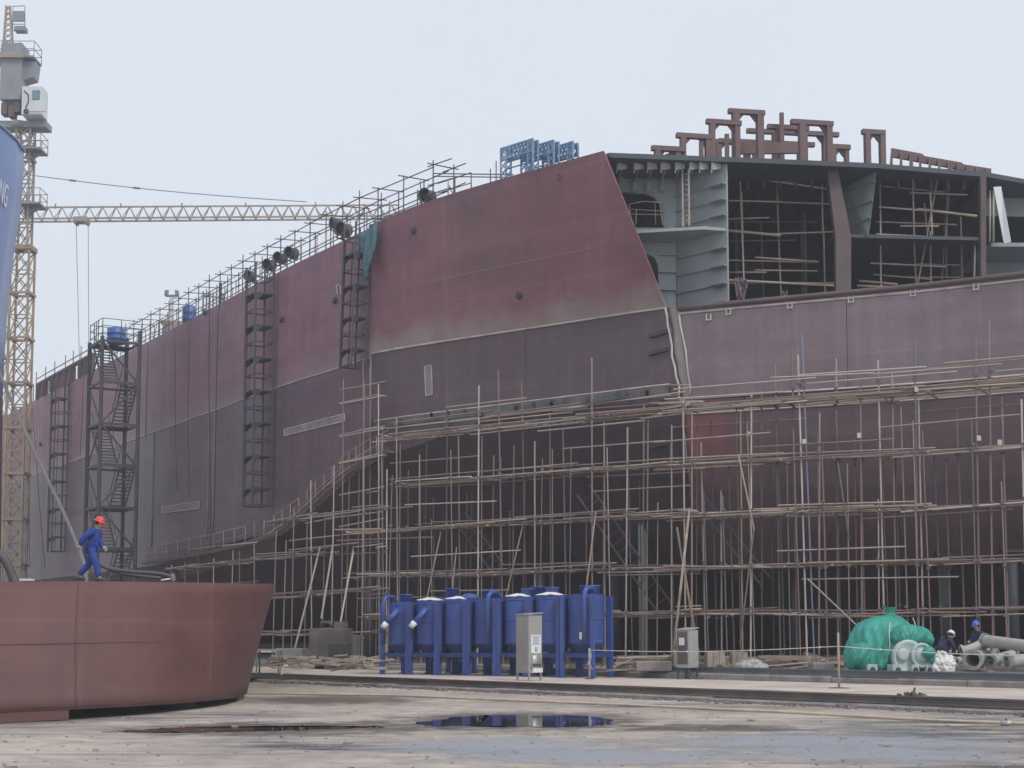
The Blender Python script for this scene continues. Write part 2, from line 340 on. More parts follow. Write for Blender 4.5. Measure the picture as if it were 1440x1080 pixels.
def water_mat():
    m = bpy.data.materials.new('puddle_water'); m.use_nodes = True; bs = m.node_tree.nodes['Principled BSDF']
    N = m.node_tree.nodes; L = m.node_tree.links
    bs.inputs['Base Color'].default_value = (.035, .032, .03, 1); bs.inputs['Roughness'].default_value = .03; bs.inputs['IOR'].default_value = 1.33
    tc = N.new('ShaderNodeTexCoord'); n = N.new('ShaderNodeTexNoise'); n.inputs['Scale'].default_value = 3; L.new(tc.outputs['Object'], n.inputs['Vector'])
    bp = N.new('ShaderNodeBump'); bp.inputs['Strength'].default_value = .04; bp.inputs['Distance'].default_value = .01; L.new(n.outputs[0], bp.inputs['Height']); L.new(bp.outputs[0], bs.inputs['Normal'])
    return m
M_['water'] = water_mat()

# ================================================================== GROUND AND PLATFORM
KD = Vector((0.662, -0.750, 0)).normalized(); KN = Vector((0.750, 0.662, 0)).normalized(); KO = Vector((0.46, 49.1, 0))
def K(s, t, z=0): return KO + KD * s + KN * t + Zv * z
def kst(p): q = Vector(p) - KO; return q.dot(KD), q.dot(KN)
g = MB(); g.add([(-420, -60, 0), (420, -60, 0), (420, 640, 0), (-420, 640, 0)], [(0, 1, 2, 3)])
tag(g.build('yard_ground', M_['ground']), kind='structure')
# raised crane-track platform: slabs along the kerb
plat = obj('platform', None); tag(plat, kind='structure')
s0 = -60.0; i = 0
while s0 < 60:
    ln = 4.0; m = MB(); zt = .35 + random.uniform(-.006, .006)
    m.box((0, 0, 0), (1, 1, 1)); m.v = [tuple(K(s0 + .012 + (ln - .024) * (v[0] + .5), .45 + (7.2 - .45) * (v[1] + .5), -.3 + (zt + .3) * (v[2] + .5))) for v in m.v]
    m.build('concrete_slab', M_['conc'], plat); s0 += ln; i += 1
g = MB(); g.prism([K(-60, 7.6, -.2), K(75, 7.6, -.2), K(75, 60, -.2), K(-60, 60, -.2)], (0, 0, .8))
tag(g.build('inner_ground', M_['inner']), kind='structure')
# kerbs with broken edges, steel rails on them
def kerb(name, t0, t1, ztop, seglen, sa, sb, z0=-.1):
    k = obj(name, None); tag(k, kind='structure'); s = sa
    while s < sb:
        l = seglen * random.uniform(.7, 1.3); a = random.uniform(-.03, .03)
        m = MB(); zt = ztop + random.uniform(-.025, .01)
        m.prism([K(s + .01, t0 + a, z0), K(s + .01, t0 + a, zt - .05), K(s + .01, t0 + a + .05, zt), K(s + .01, t1, zt), K(s + .01, t1, z0)], KD * (l - .02))
        m.build('kerb_stone', M_['kerb'], k); s += l
    return k
kerb('front_kerb', -.12, .44, .13, 2.2, -58, 58)
kerb('back_kerb', 7.22, 7.62, .57, 2.4, -58, 58, .2)
def rail(name, t, z, mt, sa, sb):
    k = obj(name, None); tag(k, kind='structure'); s = sa
    while s < sb:
        l = 9.0; m = MB()
        prof = [(-.16, 0), (.16, 0), (.16, .05), (.05, .08), (.05, .24), (.09, .26), (.09, .33), (-.09, .33), (-.09, .26), (-.05, .24), (-.05, .08), (-.16, .05)]
        m.prism([K(s + .01, t + a, z + b * .66) for a, b in prof], KD * (l - .02)); m.build('rail_length', mt, k); s += l
    return k
rail('front_crane_rail', .22, .135, M_['rail'], -58, 58)
rail('back_crane_rail', 7.42, .565, M_['railb'], -2, 58)
# rubble and silt lying along the foot of the kerb
rb = MB()
for i in range(900):
    s = random.uniform(-30, 32); t = -.15 - abs(random.gauss(0, .28)); sz = random.uniform(.02, .10) * (1.3 if random.random() < .1 else .8)
    c = K(s, t, sz * .3); Q = Matrix.Rotation(random.uniform(0, 6.28), 3, 'Z') @ Matrix.Rotation(random.uniform(-.4, .4), 3, 'X')
    rb.box(c, (sz * random.uniform(.8, 2.6), sz * random.uniform(.7, 1.4), sz * .8), Q)
for i in range(260):
    s = random.uniform(-10, 32); t = random.uniform(7.7, 11); sz = random.uniform(.04, .16)
    rb.box(K(s, t, .6 + sz * .3), (sz * random.uniform(.8, 3.0), sz, sz * .7), Matrix.Rotation(random.uniform(0, 6.28), 3, 'Z'))
tag(rb.build('rubble', M_['rubble']), 'broken concrete bits and silt strewn along the platform kerb', 'rubble', kind='stuff')
gr_ = MB()
for i in range(420):
    p_ = atZ(random.uniform(-40, 1480), 1000 + 85 * random.random() ** 1.2, 0); sz = random.uniform(.008, .035) * (2.0 if random.random() < .08 else 1)
    gr_.box(p_ + Zv * sz * .3, (sz * random.uniform(.8, 3.5), sz, sz * .7), Matrix.Rotation(random.uniform(0, 6.28), 3, 'Z'))
tag(gr_.build('grit', M_['rubble']), 'grit and small scraps scattered over the concrete yard', 'grit', kind='stuff')
# puddles: irregular thin sheets of water
def damp_mat():
    m = bpy.data.materials.new('damp_concrete'); m.use_nodes = True; t = m.node_tree; N = t.nodes; L = t.links; bs = N['Principled BSDF']
    bs.inputs['Base Color'].default_value = (.20, .175, .16, 1); bs.inputs['Roughness'].default_value = .20
    tc = N.new('ShaderNodeTexCoord'); n = N.new('ShaderNodeTexNoise'); n.inputs['Scale'].default_value = 1.1; n.inputs['Detail'].default_value = 8; n.inputs['Roughness'].default_value = .7
    L.new(tc.outputs['Object'], n.inputs['Vector']); sp = N.new('ShaderNodeVectorMath'); sp.operation = 'LENGTH'
    ml = N.new('ShaderNodeMapping'); ml.inputs['Location'].default_value = (-1, -1, 0); ml.inputs['Scale'].default_value = (2, 2, 0); L.new(tc.outputs['Generated'], ml.inputs['Vector']); L.new(ml.outputs[0], sp.inputs[0])
    ad = N.new('ShaderNodeMath'); ad.operation = 'MULTIPLY_ADD'; ad.inputs[1].default_value = 1.7; L.new(n.outputs[0], ad.inputs[0]); L.new(sp.outputs['Value'], ad.inputs[2])
    r = N.new('ShaderNodeMapRange'); r.inputs[1].default_value = 1.25; r.inputs[2].default_value = 1.75; r.inputs[3].default_value = .62; r.inputs[4].default_value = 0; L.new(ad.outputs[0], r.inputs[0]); L.new(r.outputs[0], bs.inputs['Alpha'])
    return m
M_['damp'] = damp_mat(); NP = [0]
def damp(x0, x1, y0, y1, mt='damp'):
    P = [atZ((x0 + x1) / 2, y, .003) for y in (y0, y1)]; c = (P[0] + P[1]) / 2; a = abs(atZ(x1, (y0 + y1) / 2, 0).x - atZ(x0, (y0 + y1) / 2, 0).x) / 2; b_ = abs(P[0].y - P[1].y) / 2
    m = MB(); m.add([Vector((c.x + a * 1.25 * math.cos(k * math.pi / 16), c.y + b_ * 1.25 * math.sin(k * math.pi / 16), .0025)) for k in range(32)], [tuple(range(32))]); NP[0] += 1; m.v = [(x, y, z + .0004 * NP[0]) for x, y, z in m.v]; tag(m.build('damp_patch' if mt == 'damp' else 'dust_stain', M_[mt]), kind='structure')
for d_ in [(520, 940, 1000, 1030), (160, 620, 1014, 1036), (360, 600, 978, 992), (860, 1120, 1018, 1030)]: damp(*d_)
M_['bluish'] = M_['damp'].copy(); M_['bluish'].name = 'pale_blue_dust_stain'; bq = M_['bluish'].node_tree.nodes['Principled BSDF']; bq.inputs['Base Color'].default_value = (.40, .42, .47, 1); bq.inputs['Roughness'].default_value = .6
for d_ in [(880, 1440, 1030, 1060), (520, 900, 1036, 1066), (1000, 1440, 1046, 1075), (600, 1100, 1052, 1078)]:
    damp(*d_, mt='bluish')
def puddle(name, outline, label):
    pts = []
    n = len(outline)
    for i in range(n):
        a = atZ(*outline[i], .004); b = atZ(*outline[(i + 1) % n], .004)
        for k in range(14):
            q = a.lerp(b, k / 14); q += Vector((random.gauss(0, .08), random.gauss(0, .13), 0)) if k else Vector((0, 0, 0)); q.z = .011; pts.append(q)
    m = MB(); m.add(pts, [tuple(range(len(pts)))]); tag(m.build(name, M_['water']), kind='structure')
puddle('puddle', [(585, 1018), (645, 1008), (700, 1005.5), (825, 1007), (862, 1013.5), (850, 1020), (795, 1023), (720, 1022), (650, 1020.5), (610, 1021)], '')
puddle('puddle', [(150, 1029.5), (215, 1025), (290, 1022.2), (410, 1021.2), (500, 1021.5), (545, 1022.5), (490, 1024.5), (400, 1027), (300, 1029.5), (215, 1030.5)], '')
# ================================================================== THE SHIP
ZD, ZS, Z2 = 22.9, 16.1, 12.6
ST = [  # arc stations: deck edge XY, seam XY
    ((-81.1, 195), (-81.1, 195)), ((-59.5, 160), (-59.5, 160)), ((-41.1, 130), (-41.1, 130)), ((-28.7, 110), (-28.7, 110)), ((-19.5, 95), (-19.5, 95)), ((-13.4, 85), (-13.4, 85)),
    ((-8.95, 78.2), (-8.85, 78.3)), ((-7.25, 75.7), (-7.1, 75.7)), ((-4.45, 72.0), (-4.3, 73.3)), ((-.8, 68.3), (-.7, 70.6)), ((3.4, 64.5), (3.6, 67.4)), ((6.8, 61.6), (6.9, 65.0)),
    ((9.9, 59.8), (9.9, 63.5)), ((16.6, 57.0), (16.6, 60.5)), ((20.4, 55), (20.4, 58.4)), ((27, 51.5), (27, 54.6)), ((36, 47), (36, 49.0))]
SU = [0.0]
for a, b in zip(ST, ST[1:]): SU.append(SU[-1] + (Vector(b[1]) - Vector(a[1])).length)
def _cr(P, u):
    k = 0
    while k < len(SU) - 2 and u > SU[k + 1]: k += 1
    t = (u - SU[k]) / (SU[k + 1] - SU[k]); h = SU[k + 1] - SU[k]
    def tan(i):
        a, b = max(i - 1, 0), min(i + 1, len(P) - 1)
        return (P[b] - P[a]) / (SU[b] - SU[a])
    m0, m1 = tan(k) * h, tan(k + 1) * h
    return P[k] * (2*t**3 - 3*t**2 + 1) + m0 * (t**3 - 2*t**2 + t) + P[k + 1] * (-2*t**3 + 3*t**2) + m1 * (t**3 - t**2)
PD = [Vector(s[0]) for s in ST]; PS = [Vector(s[1]) for s in ST]
PROF = []   # (u, knuckle-and-below profile: (inward, z))
def hull_path(u): return _cr(PS, u)
def hull_nrm(u):
    d = (hull_path(u + .2) - hull_path(u - .2)).normalized(); return Vector((d.y, -d.x)) * 1.0   # outward = to the right of travel... fixed below
def outward(u):
    d = (hull_path(min(u + .3, SU[-1])) - hull_path(max(u - .3, 0))).normalized(); n = Vector((d.y, -d.x))
    if n.dot(Vector((-1, -1))) < 0: n = -n
    return n
def lowprof(u):
    if u <= PROF[0][0]: return PROF[0][1]
    for (a, pa), (b, pb) in zip(PROF, PROF[1:]):
        if u <= b:
            t = (u - a) / (b - a); t = t * t * (3 - 2 * t)
            return [(x0 + (x1 - x0) * t, z0 + (z1 - z0) * t) for (x0, z0), (x1, z1) in zip(pa, pb)]
    return PROF[-1][1]
def hull(u, z, off=0.0):
    p = hull_path(u); n = outward(u)
    if z >= ZS:
        t = (z - ZS) / (ZD - ZS); q = _cr(PD, u); p = p.lerp(q, t)
    elif PROF:
        pr = lowprof(u)
        if z < pr[0][1]:
            inn = pr[-1][0]
            for (x0, z0), (x1, z1) in zip(pr, pr[1:]):
                if z >= z1: inn = x0 + (x1 - x0) * (z0 - z) / max(z0 - z1, 1e-6); break
            p = p - n * inn
    p = p + n * off
    return Vector((p.x, p.y, z))
def hu(px, z, off=0.0):
    a, b = 0.0, SU[-1]
    for _ in range(40):
        c = (a + b) / 2
        if proj(hull(c, z, off))[0] < px: a = c
        else: b = c
    return (a + b) / 2
def hpix(px, py, off=0.0):
    """(u,z) of the hull point seen at a photo position"""
    z = 15.0
    for _ in range(30):
        u = hu(px, z, off); d = hull(u, z, off); y = proj(d)[1]
        z += (y - py) * d.y / F
    return u, z
for px, pr in [(200, [(0, 6.7), (.5, 5.4), (1.5, 3.7), (3.2, 2.4), (6, 1.6), (10, 1.3), (15, 1.2)]),
               (385, [(0, 7.7), (1.3, 6.5), (3.0, 5.0), (5, 3.7), (7, 2.6), (10, 1.6), (15, 1.2)]),
               (535, [(0, 11.0), (1.3, 8.8), (2.8, 6.8), (4.4, 5.0), (6.2, 3.4), (9, 2.1), (15, 1.2)]),
               (740, [(0, 12.4), (.7, 10), (1.8, 8), (3.4, 6.2), (5.6, 4.7), (9, 3.0), (15, 1.2)]),
               (980, [(0, 12.1), (.2, 10), (.6, 8), (1.25, 6.3), (2.6, 4.9), (7.0, 4.3), (15, 1.2)])]:
    PROF.append((hu(px, ZS), pr))

ship = thing('ship_hull', (5, 66, .6), 'unfinished ship hull of red and grey primed plates filling the dock', 'ship hull')
def panel(mt, ua, ub, za, zb, ua2=None, ub2=None, nu=None, nz=None, off=None, name='shell_panel', th=.12, parent=ship, lab=None):
    """hull plate from (ua..ub) at height za to (ua2..ub2) at zb, given thickness inwards; za/zb may be functions of u"""
    ua2 = ua if ua2 is None else ua2; ub2 = ub if ub2 is None else ub2
    nu = nu or max(4, int((ub - ua) / .8)); nz = nz or 10; off = random.uniform(0, .012) if off is None else off
    fa = za if callable(za) else (lambda u: za); fb = zb if callable(zb) else (lambda u: zb)
    outer, inner, uvs = [], [], []
    for j in range(nz + 1):
        t = j / nz; ro, ri = [], []
        for i in range(nu + 1):
            k = i / nu; u = (ua + (ub - ua) * k) * (1 - t) + (ua2 + (ub2 - ua2) * k) * t
            z = fa(u) * (1 - t) + fb(u) * t
            ro.append(hull(u, z, off)); ri.append(hull(u, z, off - th)); uvs.append((u, z))
        outer.append(ro); inner.append(ri)
    m = MB(True); m.grid(outer); o2 = MB(); 
    n = len(m.v); m.grid(inner); W = nu + 1
    ring = [i for i in range(W)] + [j * W + nu for j in range(1, nz + 1)] + [nz * W + i for i in range(nu - 1, -1, -1)] + [j * W for j in range(nz - 1, 0, -1)]
    for a, b in zip(ring, ring[1:] + ring[:1]): m.f.append((a, b, n + b, n + a))
    m.uv = uvs + uvs
    o = m.build(name, mt, parent)
    md = o.modifiers.new('split', 'EDGE_SPLIT'); md.split_angle = R(40)
    if lab: o['label'] = lab
    return o
def strip(mt, pts, wd, name='weld_seam', off=.03, parent=ship):
    """raised bead along hull (u,z) points"""
    m = MB(True); m.path([hull(u, z, off) for u, z in pts], [wd] * len(pts), 6); return m.build(name, mt, parent)
def useq(a, b, st=1.0):
    n = max(1, int(abs(b - a) / st)); return [a + (b - a) * i / n for i in range(n + 1)]
G = .012
U = lambda px, z=ZS: hu(px, z)
uF, u60, u205, u350, u388, u523 = 2.0, U(62), U(205), U(350), U(388), U(523)
# upper strake, red primer
for a, b, mt in [(uF, u60, 'redb'), (u60, u205, 'redb'), (u205, u350, 'redb'), (u350, u388, 'redb'), (u388, u523, 'redb')]:
    panel(M_[mt], a + G, b - G, ZS + G, ZD)
uA0, uA1 = U(937), hu(850, ZD)
panel(M_['red'], u523 + G, uA0, ZS + .22, ZD + .12, u523 + G, uA1, off=.10, lab='large red primed side plate with a slanting free edge')
# middle strakes, grey
kn = lambda u: lowprof(u)[0][1]
for a, b in [(uF, u60), (u60, u205), (u205, U(295)), (U(295), u388), (u388, u523)]:
    panel(M_['grey'], a + G, b - G, kn, ZS - G)
u945, u958, u1045, uE = U(944), U(960), U(1045), SU[-1] - .5
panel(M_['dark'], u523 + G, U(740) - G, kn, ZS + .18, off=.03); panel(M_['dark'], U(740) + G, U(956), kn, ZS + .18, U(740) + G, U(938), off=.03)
panel(M_['mauve'], U(969), U(1190) - G, 12.15 + G, ZS, U(953), U(1190) - G)
for a, b in [(U(1190), U(1440)), (U(1440), uE)]:
    panel(M_['mauve'], a + G, b - G, 12.15 + G, ZS)
panel(M_['jointpale'], U(955), U(970), 11.9, ZS + .12, U(937), U(954), off=-.03, name='joint_strip', nu=3)
# lower shell, turning under
def lowpanel(mt, a, b, za=None):
    nu = max(4, int((b - a) / .9)); rows = []; uvs = []
    for j in range(0, 25):
        row = []
        for i in range(nu + 1):
            u = a + (b - a) * i / nu; pr = lowprof(u); k = j / 24 * (len(pr) - 1); q = min(int(k), len(pr) - 2); t = k - q
            inn = pr[q][0] * (1 - t) + pr[q + 1][0] * t; z = pr[q][1] * (1 - t) + pr[q + 1][1] * t
            p = hull_path(u) - outward(u) * inn; row.append(Vector((p.x, p.y, z - (.012 if j == 0 else 0)))); uvs.append((u, z - inn * .6))
        rows.append(row)
    m = MB(True); m.grid(rows); m.uv = uvs; return m.build('bottom_panel', mt, ship)
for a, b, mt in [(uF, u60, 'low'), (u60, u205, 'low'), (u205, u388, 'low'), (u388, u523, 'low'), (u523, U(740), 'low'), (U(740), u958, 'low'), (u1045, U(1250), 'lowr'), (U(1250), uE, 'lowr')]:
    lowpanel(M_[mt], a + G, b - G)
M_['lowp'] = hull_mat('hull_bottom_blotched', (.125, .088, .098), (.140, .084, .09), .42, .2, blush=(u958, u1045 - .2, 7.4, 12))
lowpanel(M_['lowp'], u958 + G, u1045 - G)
# deck, far side, ends: close the volume
top = []; m = MB()
us = useq(uF, uA1, 3.0)
m.grid([[hull(u, ZD - .05, -.05) for u in us], [hull(u, ZD - .05) + Vector((24, 15, 0)) for u in us]]); m.build('main_deck', M_['brown'], ship)
m = MB(); us = useq(uF, uE, 4.0)
fs = [hull_path(u) - outward(hu(300, ZS)) * 26 for u in us]
m.grid([[Vector((p.x, p.y, .3)) for p in fs], [Vector((p.x, p.y, ZD - .1)) for p in fs]]); m.build('far_side', M_['grey'], ship)
# welds and seams
strip(M_['weld'], [(u, ZS + .02) for u in useq(uF, u523)], .035)
strip(M_['weld'], [(u, ZS + .19) for u in useq(u523, U(936))], .055, off=.07)
jl = lambda z, x0, x1: U(x0 + (x1 - x0) * (ZS + .2 - z) / 4.0) + random.gauss(0, .035)
strip(M_['weld'], [(jl(z, 936.5, 956), z) for z in (16.3, 15.9, 15.5, 15.0, 14.6, 14.1, 13.6, 13.2, 12.7, 12.3, 12.0)], .05, off=.07)
strip(M_['black'], [(jl(z, 939, 958), z) for z in (16.3, 15.8, 15.3, 14.8, 14.3, 13.8, 13.3, 12.8, 12.3, 12.0)], .045, off=.03)
strip(M_['weldd'], [(U(957) + .03 * k + random.gauss(0, .03), 12.0 - .45 * k) for k in range(9)], .05, off=.06); strip(M_['black'], [(U(960) + .03 * k + random.gauss(0, .04), 12.0 - .45 * k) for k in range(9)], .05, off=.05)
strip(M_['weld'], [(jl(z, 954.5, 971), z) for z in (15.95, 15.4, 14.9, 14.3, 13.7, 13.2, 12.7, 12.3)], .045, off=.03)
strip(M_['weld'], [(u, ZS - .13) for u in useq(U(954), uE)], .055, off=.04)
m = MB(True); m.path([hull(u, ZS + .10, .05) for u in useq(U(953), uE)], .11, 8); m.build('rim_bar', M_['brown'], ship)
strip(M_['weld'], [(u, 12.16) for u in useq(u958, uE)], .05, off=.03)
m = MB(); us = useq(u958 + .5, uE)
m.grid([[hull(u, 11.95, .03) for u in us], [hull(u, 11.55, .03) for u in us], [hull(u, 11.55, -.05) for u in us], [hull(u, 11.95, -.05) for u in us]], False); m.build('joint_strip', M_['jointpale'], ship)
strip(M_['weld'], [(u, 11.5) for u in useq(u958, uE)], .035, off=.03)
for px in (205, 350, 388):
    strip(M_['weldd'], [(U(px), z) for z in (ZD - .1, 20, 18, ZS)], .03)
for px in (217, 295, 303):
    strip(M_['weldd'], [(U(px), z) for z in (ZS, 13, 10, 8)], .05)
strip(M_['weldd'], [(u523 - .02, z) for z in (ZD, 20, 18, ZS, 14, 12)], .06, off=.04)
for z in (19.2, ):
    strip(M_['redb'], [(u, z + .002 * (u - u523)) for u in useq(u523 + 3, u523 + 14)], .02, off=.10)
# rough joint band below the dark strake: two beads with a lipped backing strip and clamping dogs
band = [(u, Z2 - .06 + .1 * (u - u523) / (u945 - u523)) for u in useq(u523 + .3, u945 - .1)]
m = MB(); m.grid([[hull(u, z + .20, .06) for u, z in band], [hull(u, z + .16, .14) for u, z in band], [hull(u, z - .18, .14) for u, z in band], [hull(u, z - .22, .06) for u, z in band]]); sb = m.build('joint_strip', M_['band'], ship)
strip(M_['weld'], [(u, z + .24) for u, z in band], .04, off=.06); strip(M_['weld'], [(u, z - .26) for u, z in band], .045, off=.06)
for k in range(26):
    u, z = band[int(random.random() * (len(band) - 1))]
    m = MB(); m.box(hull(u, z - random.choice((-.1, 0, .1, .3)), .2), (.10, .14, random.uniform(.12, .3))); m.build('clamp_dog', M_['black'], sb)
for py in (468, 493, 561, 625):                     # strongbacks across the butt
    u, z = hpix(930, py); m = MB(); m.beam(hull(u - .55, z - .12, .12), hull(u + .35, z + .02, .12), .16, .16); m.build('strongback', M_['black'], ship)
# patches with pale outline
def patch(corners, name='patch_plate'):
    P = [hpix(x, y) for x, y in corners]
    m = MB(); m.prism([hull(u, z, .02) for u, z in P], Vector((outward(P[0][0]).x, outward(P[0][0]).y, 0)) * .03); o = m.build(name, M_['weldd'], ship)
    m = MB()
    for a, b in zip(P, P[1:] + P[:1]): m.tube(hull(*a, .06), hull(*b, .06), .03, n=6)
    m.build('outline_bead', M_['weld'], o)
patch([(598, 516), (608, 514), (609, 555), (600, 557)]); patch([(401, 604), (486, 582), (487, 592), (401, 613)]); patch([(229, 713), (282, 705), (281, 715), (229, 722)])
# eye plates and lugs
for x, y in [(584, 325), (732, 416), (290, 440), (58, 625), (398, 450), (473, 423)]:
    u, z = hpix(x, y); m = MB(True); c = hull(u, z, .12); n = outward(u); m.lathe([(.16, -.05), (.19, 0), (.16, .06), (.07, .08)], (0, 0, 0), 12)
    m.build('eye_plate', M_['black'], ship, Matrix.Translation(c) @ Vector((n.x, n.y, 0)).to_track_quat('Z', 'Y').to_matrix().to_4x4())
u, z = hpix(789, 253); m = MB(); m.beam(hull(hpix(785, 246)[0], hpix(785, 246)[1], .16), hull(u, z, .16), .14, .1); m.build('lifting_lug', M_['brown'], ship)
for x, y in [(997, 446), (1025, 438), (1111, 429), (1197, 421), (1284, 412), (1373, 403)]:
    u, z = hpix(x, y); m = MB(); c = hull(u, z, .06); d = (hull(u + .2, z) - hull(u - .2, z)).normalized()
    for a, b in ((-.1, -.13), (.1, -.13)): m.beam(c + d * a + Zv * -.13, c + d * a + Zv * .13, .05, .05)
    m.beam(c - d * .12 - Zv * .13, c + d * .12 - Zv * .13, .05, .05); m.build('lifting_lug', M_['cream'], ship)
# chalk marks on the faded plate
def stroke(x0, y0, x1, y1, wd, off=.03):
    a, b = hpix(x0, y0), hpix(x1, y1); m = MB(); m.beam(hull(*a, off), hull(*b, off), wd, .02, Vector((outward(a[0]).x, outward(a[0]).y, 0))); m.build('chalk_mark', M_['weld'], ship)
for s in [(474, 401, 475, 413, .10), (479, 402, 480, 412, .10), (479, 412, 484, 411, .10), (484, 400, 485, 414, .12), (472, 402, 478, 400, .06), (481, 416, 480, 440, .12),
          (51, 604, 51, 616, .16), (55, 602, 55, 615, .16), (60, 600, 59, 613, .16), (48, 614, 52, 617, .12), (107, 592, 109, 585, .12)]: stroke(*s)

# ------------------------------------------------------------------ open upper structure at the right
PR = [atZ(857, 221.5, ZD), atZ(1040, 228, ZD), atZ(1230, 236, ZD), atZ(1390, 249, ZD), atZ(1440, 258, ZD), Vector((34, 74, ZD))]
bk = [Vector((34, 98, ZD)), Vector((-4, 98, ZD)), Vector((-3, 72, ZD)), Vector((2.5, 66.5, ZD))]
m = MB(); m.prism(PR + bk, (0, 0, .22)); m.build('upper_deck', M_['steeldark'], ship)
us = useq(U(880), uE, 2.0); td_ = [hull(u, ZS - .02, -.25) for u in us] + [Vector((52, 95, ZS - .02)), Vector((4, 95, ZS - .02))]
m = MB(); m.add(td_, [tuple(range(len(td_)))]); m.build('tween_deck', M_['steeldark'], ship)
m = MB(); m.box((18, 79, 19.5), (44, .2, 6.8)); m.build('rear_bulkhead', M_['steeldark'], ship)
# deck beams and brackets under the upper deck
for px in (868, 892, 911, 930, 950, 970, 984, 1001):
    y = 222 + (px - 860) * .04; q0 = atY(px, y, 64.9); m = MB(); zt = ZD - .015
    d_ = Vector((.42, .30, 0)); m.prism([Vector((q0.x, 64.95, zt)), Vector((q0.x, 64.95, zt)) + d_, Vector((q0.x, 64.95, zt - .22)) + d_, Vector((q0.x, 64.95, zt - .36))], (.03, -.04, 0)); b = m.build('bracket', M_['steelgrey'], ship)
    m = MB(); m.beam((q0.x, 64.98, zt), (q0.x, 64.98, zt - .48), .05, .05); m.build('flange', M_['steelgrey'], b)
    m = MB(); m.box((q0.x + .2, 66.2, zt - .14), (.06, 2.0, .28)); m.build('deck_beam', M_['steelgrey'], ship)
# web frame facing us with an access opening
Yw = 67.2
def quadplate(name, mt, c, parent=ship, th=.08, nrm=Vector((0, 1, 0))):
    m = MB(); m.prism([Vector(p) for p in c], nrm * th); return m.build(name, mt, parent)
W = lambda x, y: atY(x, y, Yw)
hole = [(868, 271), (905, 273), (918, 278), (927, 288), (932, 302), (933, 320)]
wf = quadplate('web_frame', M_['steelgrey'], [W(850, 226), W(951, 228), W(951, 440), W(925, 440), W(926, 395), W(925, 372), W(920, 362), W(910, 357), W(880, 357), W(880, 320)] + [W(933, 320), W(932, 302), W(927, 288), W(918, 278), W(905, 273), W(868, 271)] + [W(850, 300)])
m = MB()
for a, b in zip(hole, hole[1:]): m.beam(W(*a) - Vector((0, .12, 0)), W(*b) - Vector((0, .12, 0)), .26, .03)
m.build('face_bar', M_['steelgrey'], wf)
for px in (873, 892, 911, 931):
    a, b = W(px, 236), W(px, 271); m = MB(); m.beam(a - Vector((0, .14, 0)), b - Vector((0, .14, 0)), .04, .26, Vector((1, 0, 0))); m.beam(a - Vector((0, .28, 0)), b - Vector((0, .28, 0)), .14, .03, Vector((0, 1, 0))); m.build('stiffener', M_['steelgrey'], wf)
for y in (359, 383, 408):
    m = MB(); m.beam(W(926, y) - Vector((0, .1, 0)), W(951, y + 1) - Vector((0, .1, 0)), .2, .04); m.build('stiffener', M_['steelgrey'], wf)
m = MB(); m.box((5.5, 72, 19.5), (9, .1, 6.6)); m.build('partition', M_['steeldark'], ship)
# inner bulkhead coming towards us, with horizontal stiffeners
B0, B1 = W(951, 300), atY(1022, 300, 65.15); bd = Vector((B1.x - B0.x, B1.y - B0.y, 0)); bn = Vector((bd.y, -bd.x, 0)).normalized()
if bn.dot(Vector((0, -1, 0))) < 0: bn = -bn
ib = quadplate('inner_bulkhead', M_['steelgrey'], [Vector((B0.x, B0.y, ZS)), Vector((B1.x, B1.y, ZS)), Vector((B1.x, B1.y, ZD - .02)), Vector((B0.x, B0.y, ZD - .02))], nrm=-bn, th=.1)
for y in (259, 281, 303, 349, 374, 399, 424):
    z = atY(1022, y, 65.15).z
    a = Vector((B0.x, B0.y, z)); b = Vector((B1.x, B1.y, z)); e = a.lerp(b, .70)
    m = MB(); m.prism([a, b, b + bn * .24, e + bn * .24, e + bn * .13, a + bn * .13], (0, 0, .04)); st = m.build('stiffener', M_['steelgrey'], ib)
    m = MB(); m.prism([e.lerp(b, .1) + bn * .24, b + bn * .24, b + bn * .24 - Zv * .13, e.lerp(b, .35) + bn * .24 - Zv * .13], bn * .03); m.build('bracket', M_['steeldark'], st)
# stringer deck between web and bulkhead
m = MB(); m.prism([atY(885, 315, 65.6), atY(990, 321, 64.9), atY(1023, 322, 65.2), Vector((B0.x + .2, Yw, 0)), Vector((3, Yw, 0))], (0, 0, .14))
zz = atY(990, 322.5, 64.9).z; m.v = [(x, y, zz if i < 5 else zz + .14) for i, (x, y, z) in enumerate(m.v)]; m.build('stringer_deck', M_['steelgrey'], ship)
# second compartment: columns and slanted bulkhead
def leaf(c, Ys, mt, name, th=.12, parent=ship):
    return quadplate(name, mt, [atY(x, y, Y) for (x, y), Y in zip(c, Ys)], parent, th)
leaf([(1162, 226), (1176, 227), (1197, 331), (1197, 428), (1176, 428), (1175, 331)], [66.2, 66.2, 66.2, 66.2, 66.2, 66.2], M_['brown'], 'column', .4)
sp = leaf([(1178, 230), (1234, 234), (1222, 332), (1190, 331)], [69.5, 66.3, 66.3, 69.0], M_['steelgrey'], 'slanted_bulkhead', .08)
for (xa, ya, xb, yb) in [(1188, 273, 1231, 256), (1190, 300, 1228, 283), (1192, 325, 1225, 307)]:
    m = MB(); a, b = atY(xa, ya, 69.0), atY(xb, yb, 66.2); n = Vector((-.5, -.85, 0)); m.prism([a, b, b + n * .25, a + n * .2], (0, 0, .04)); m.build('stiffener', M_['steelgrey'], sp)
m = MB(); z = atY(1285, 335, 66.6).z; m.prism([(atY(1172, 331, 66.6).x, 66.4, z), (atY(1384, 331, 66.9).x, 67.0, z), (atY(1384, 331, 66.9).x, 78.8, z), (atY(1172, 331, 66.6).x, 78.8, z)], (0, 0, .16)); m.build('stringer_deck', M_['steeldark'], ship)
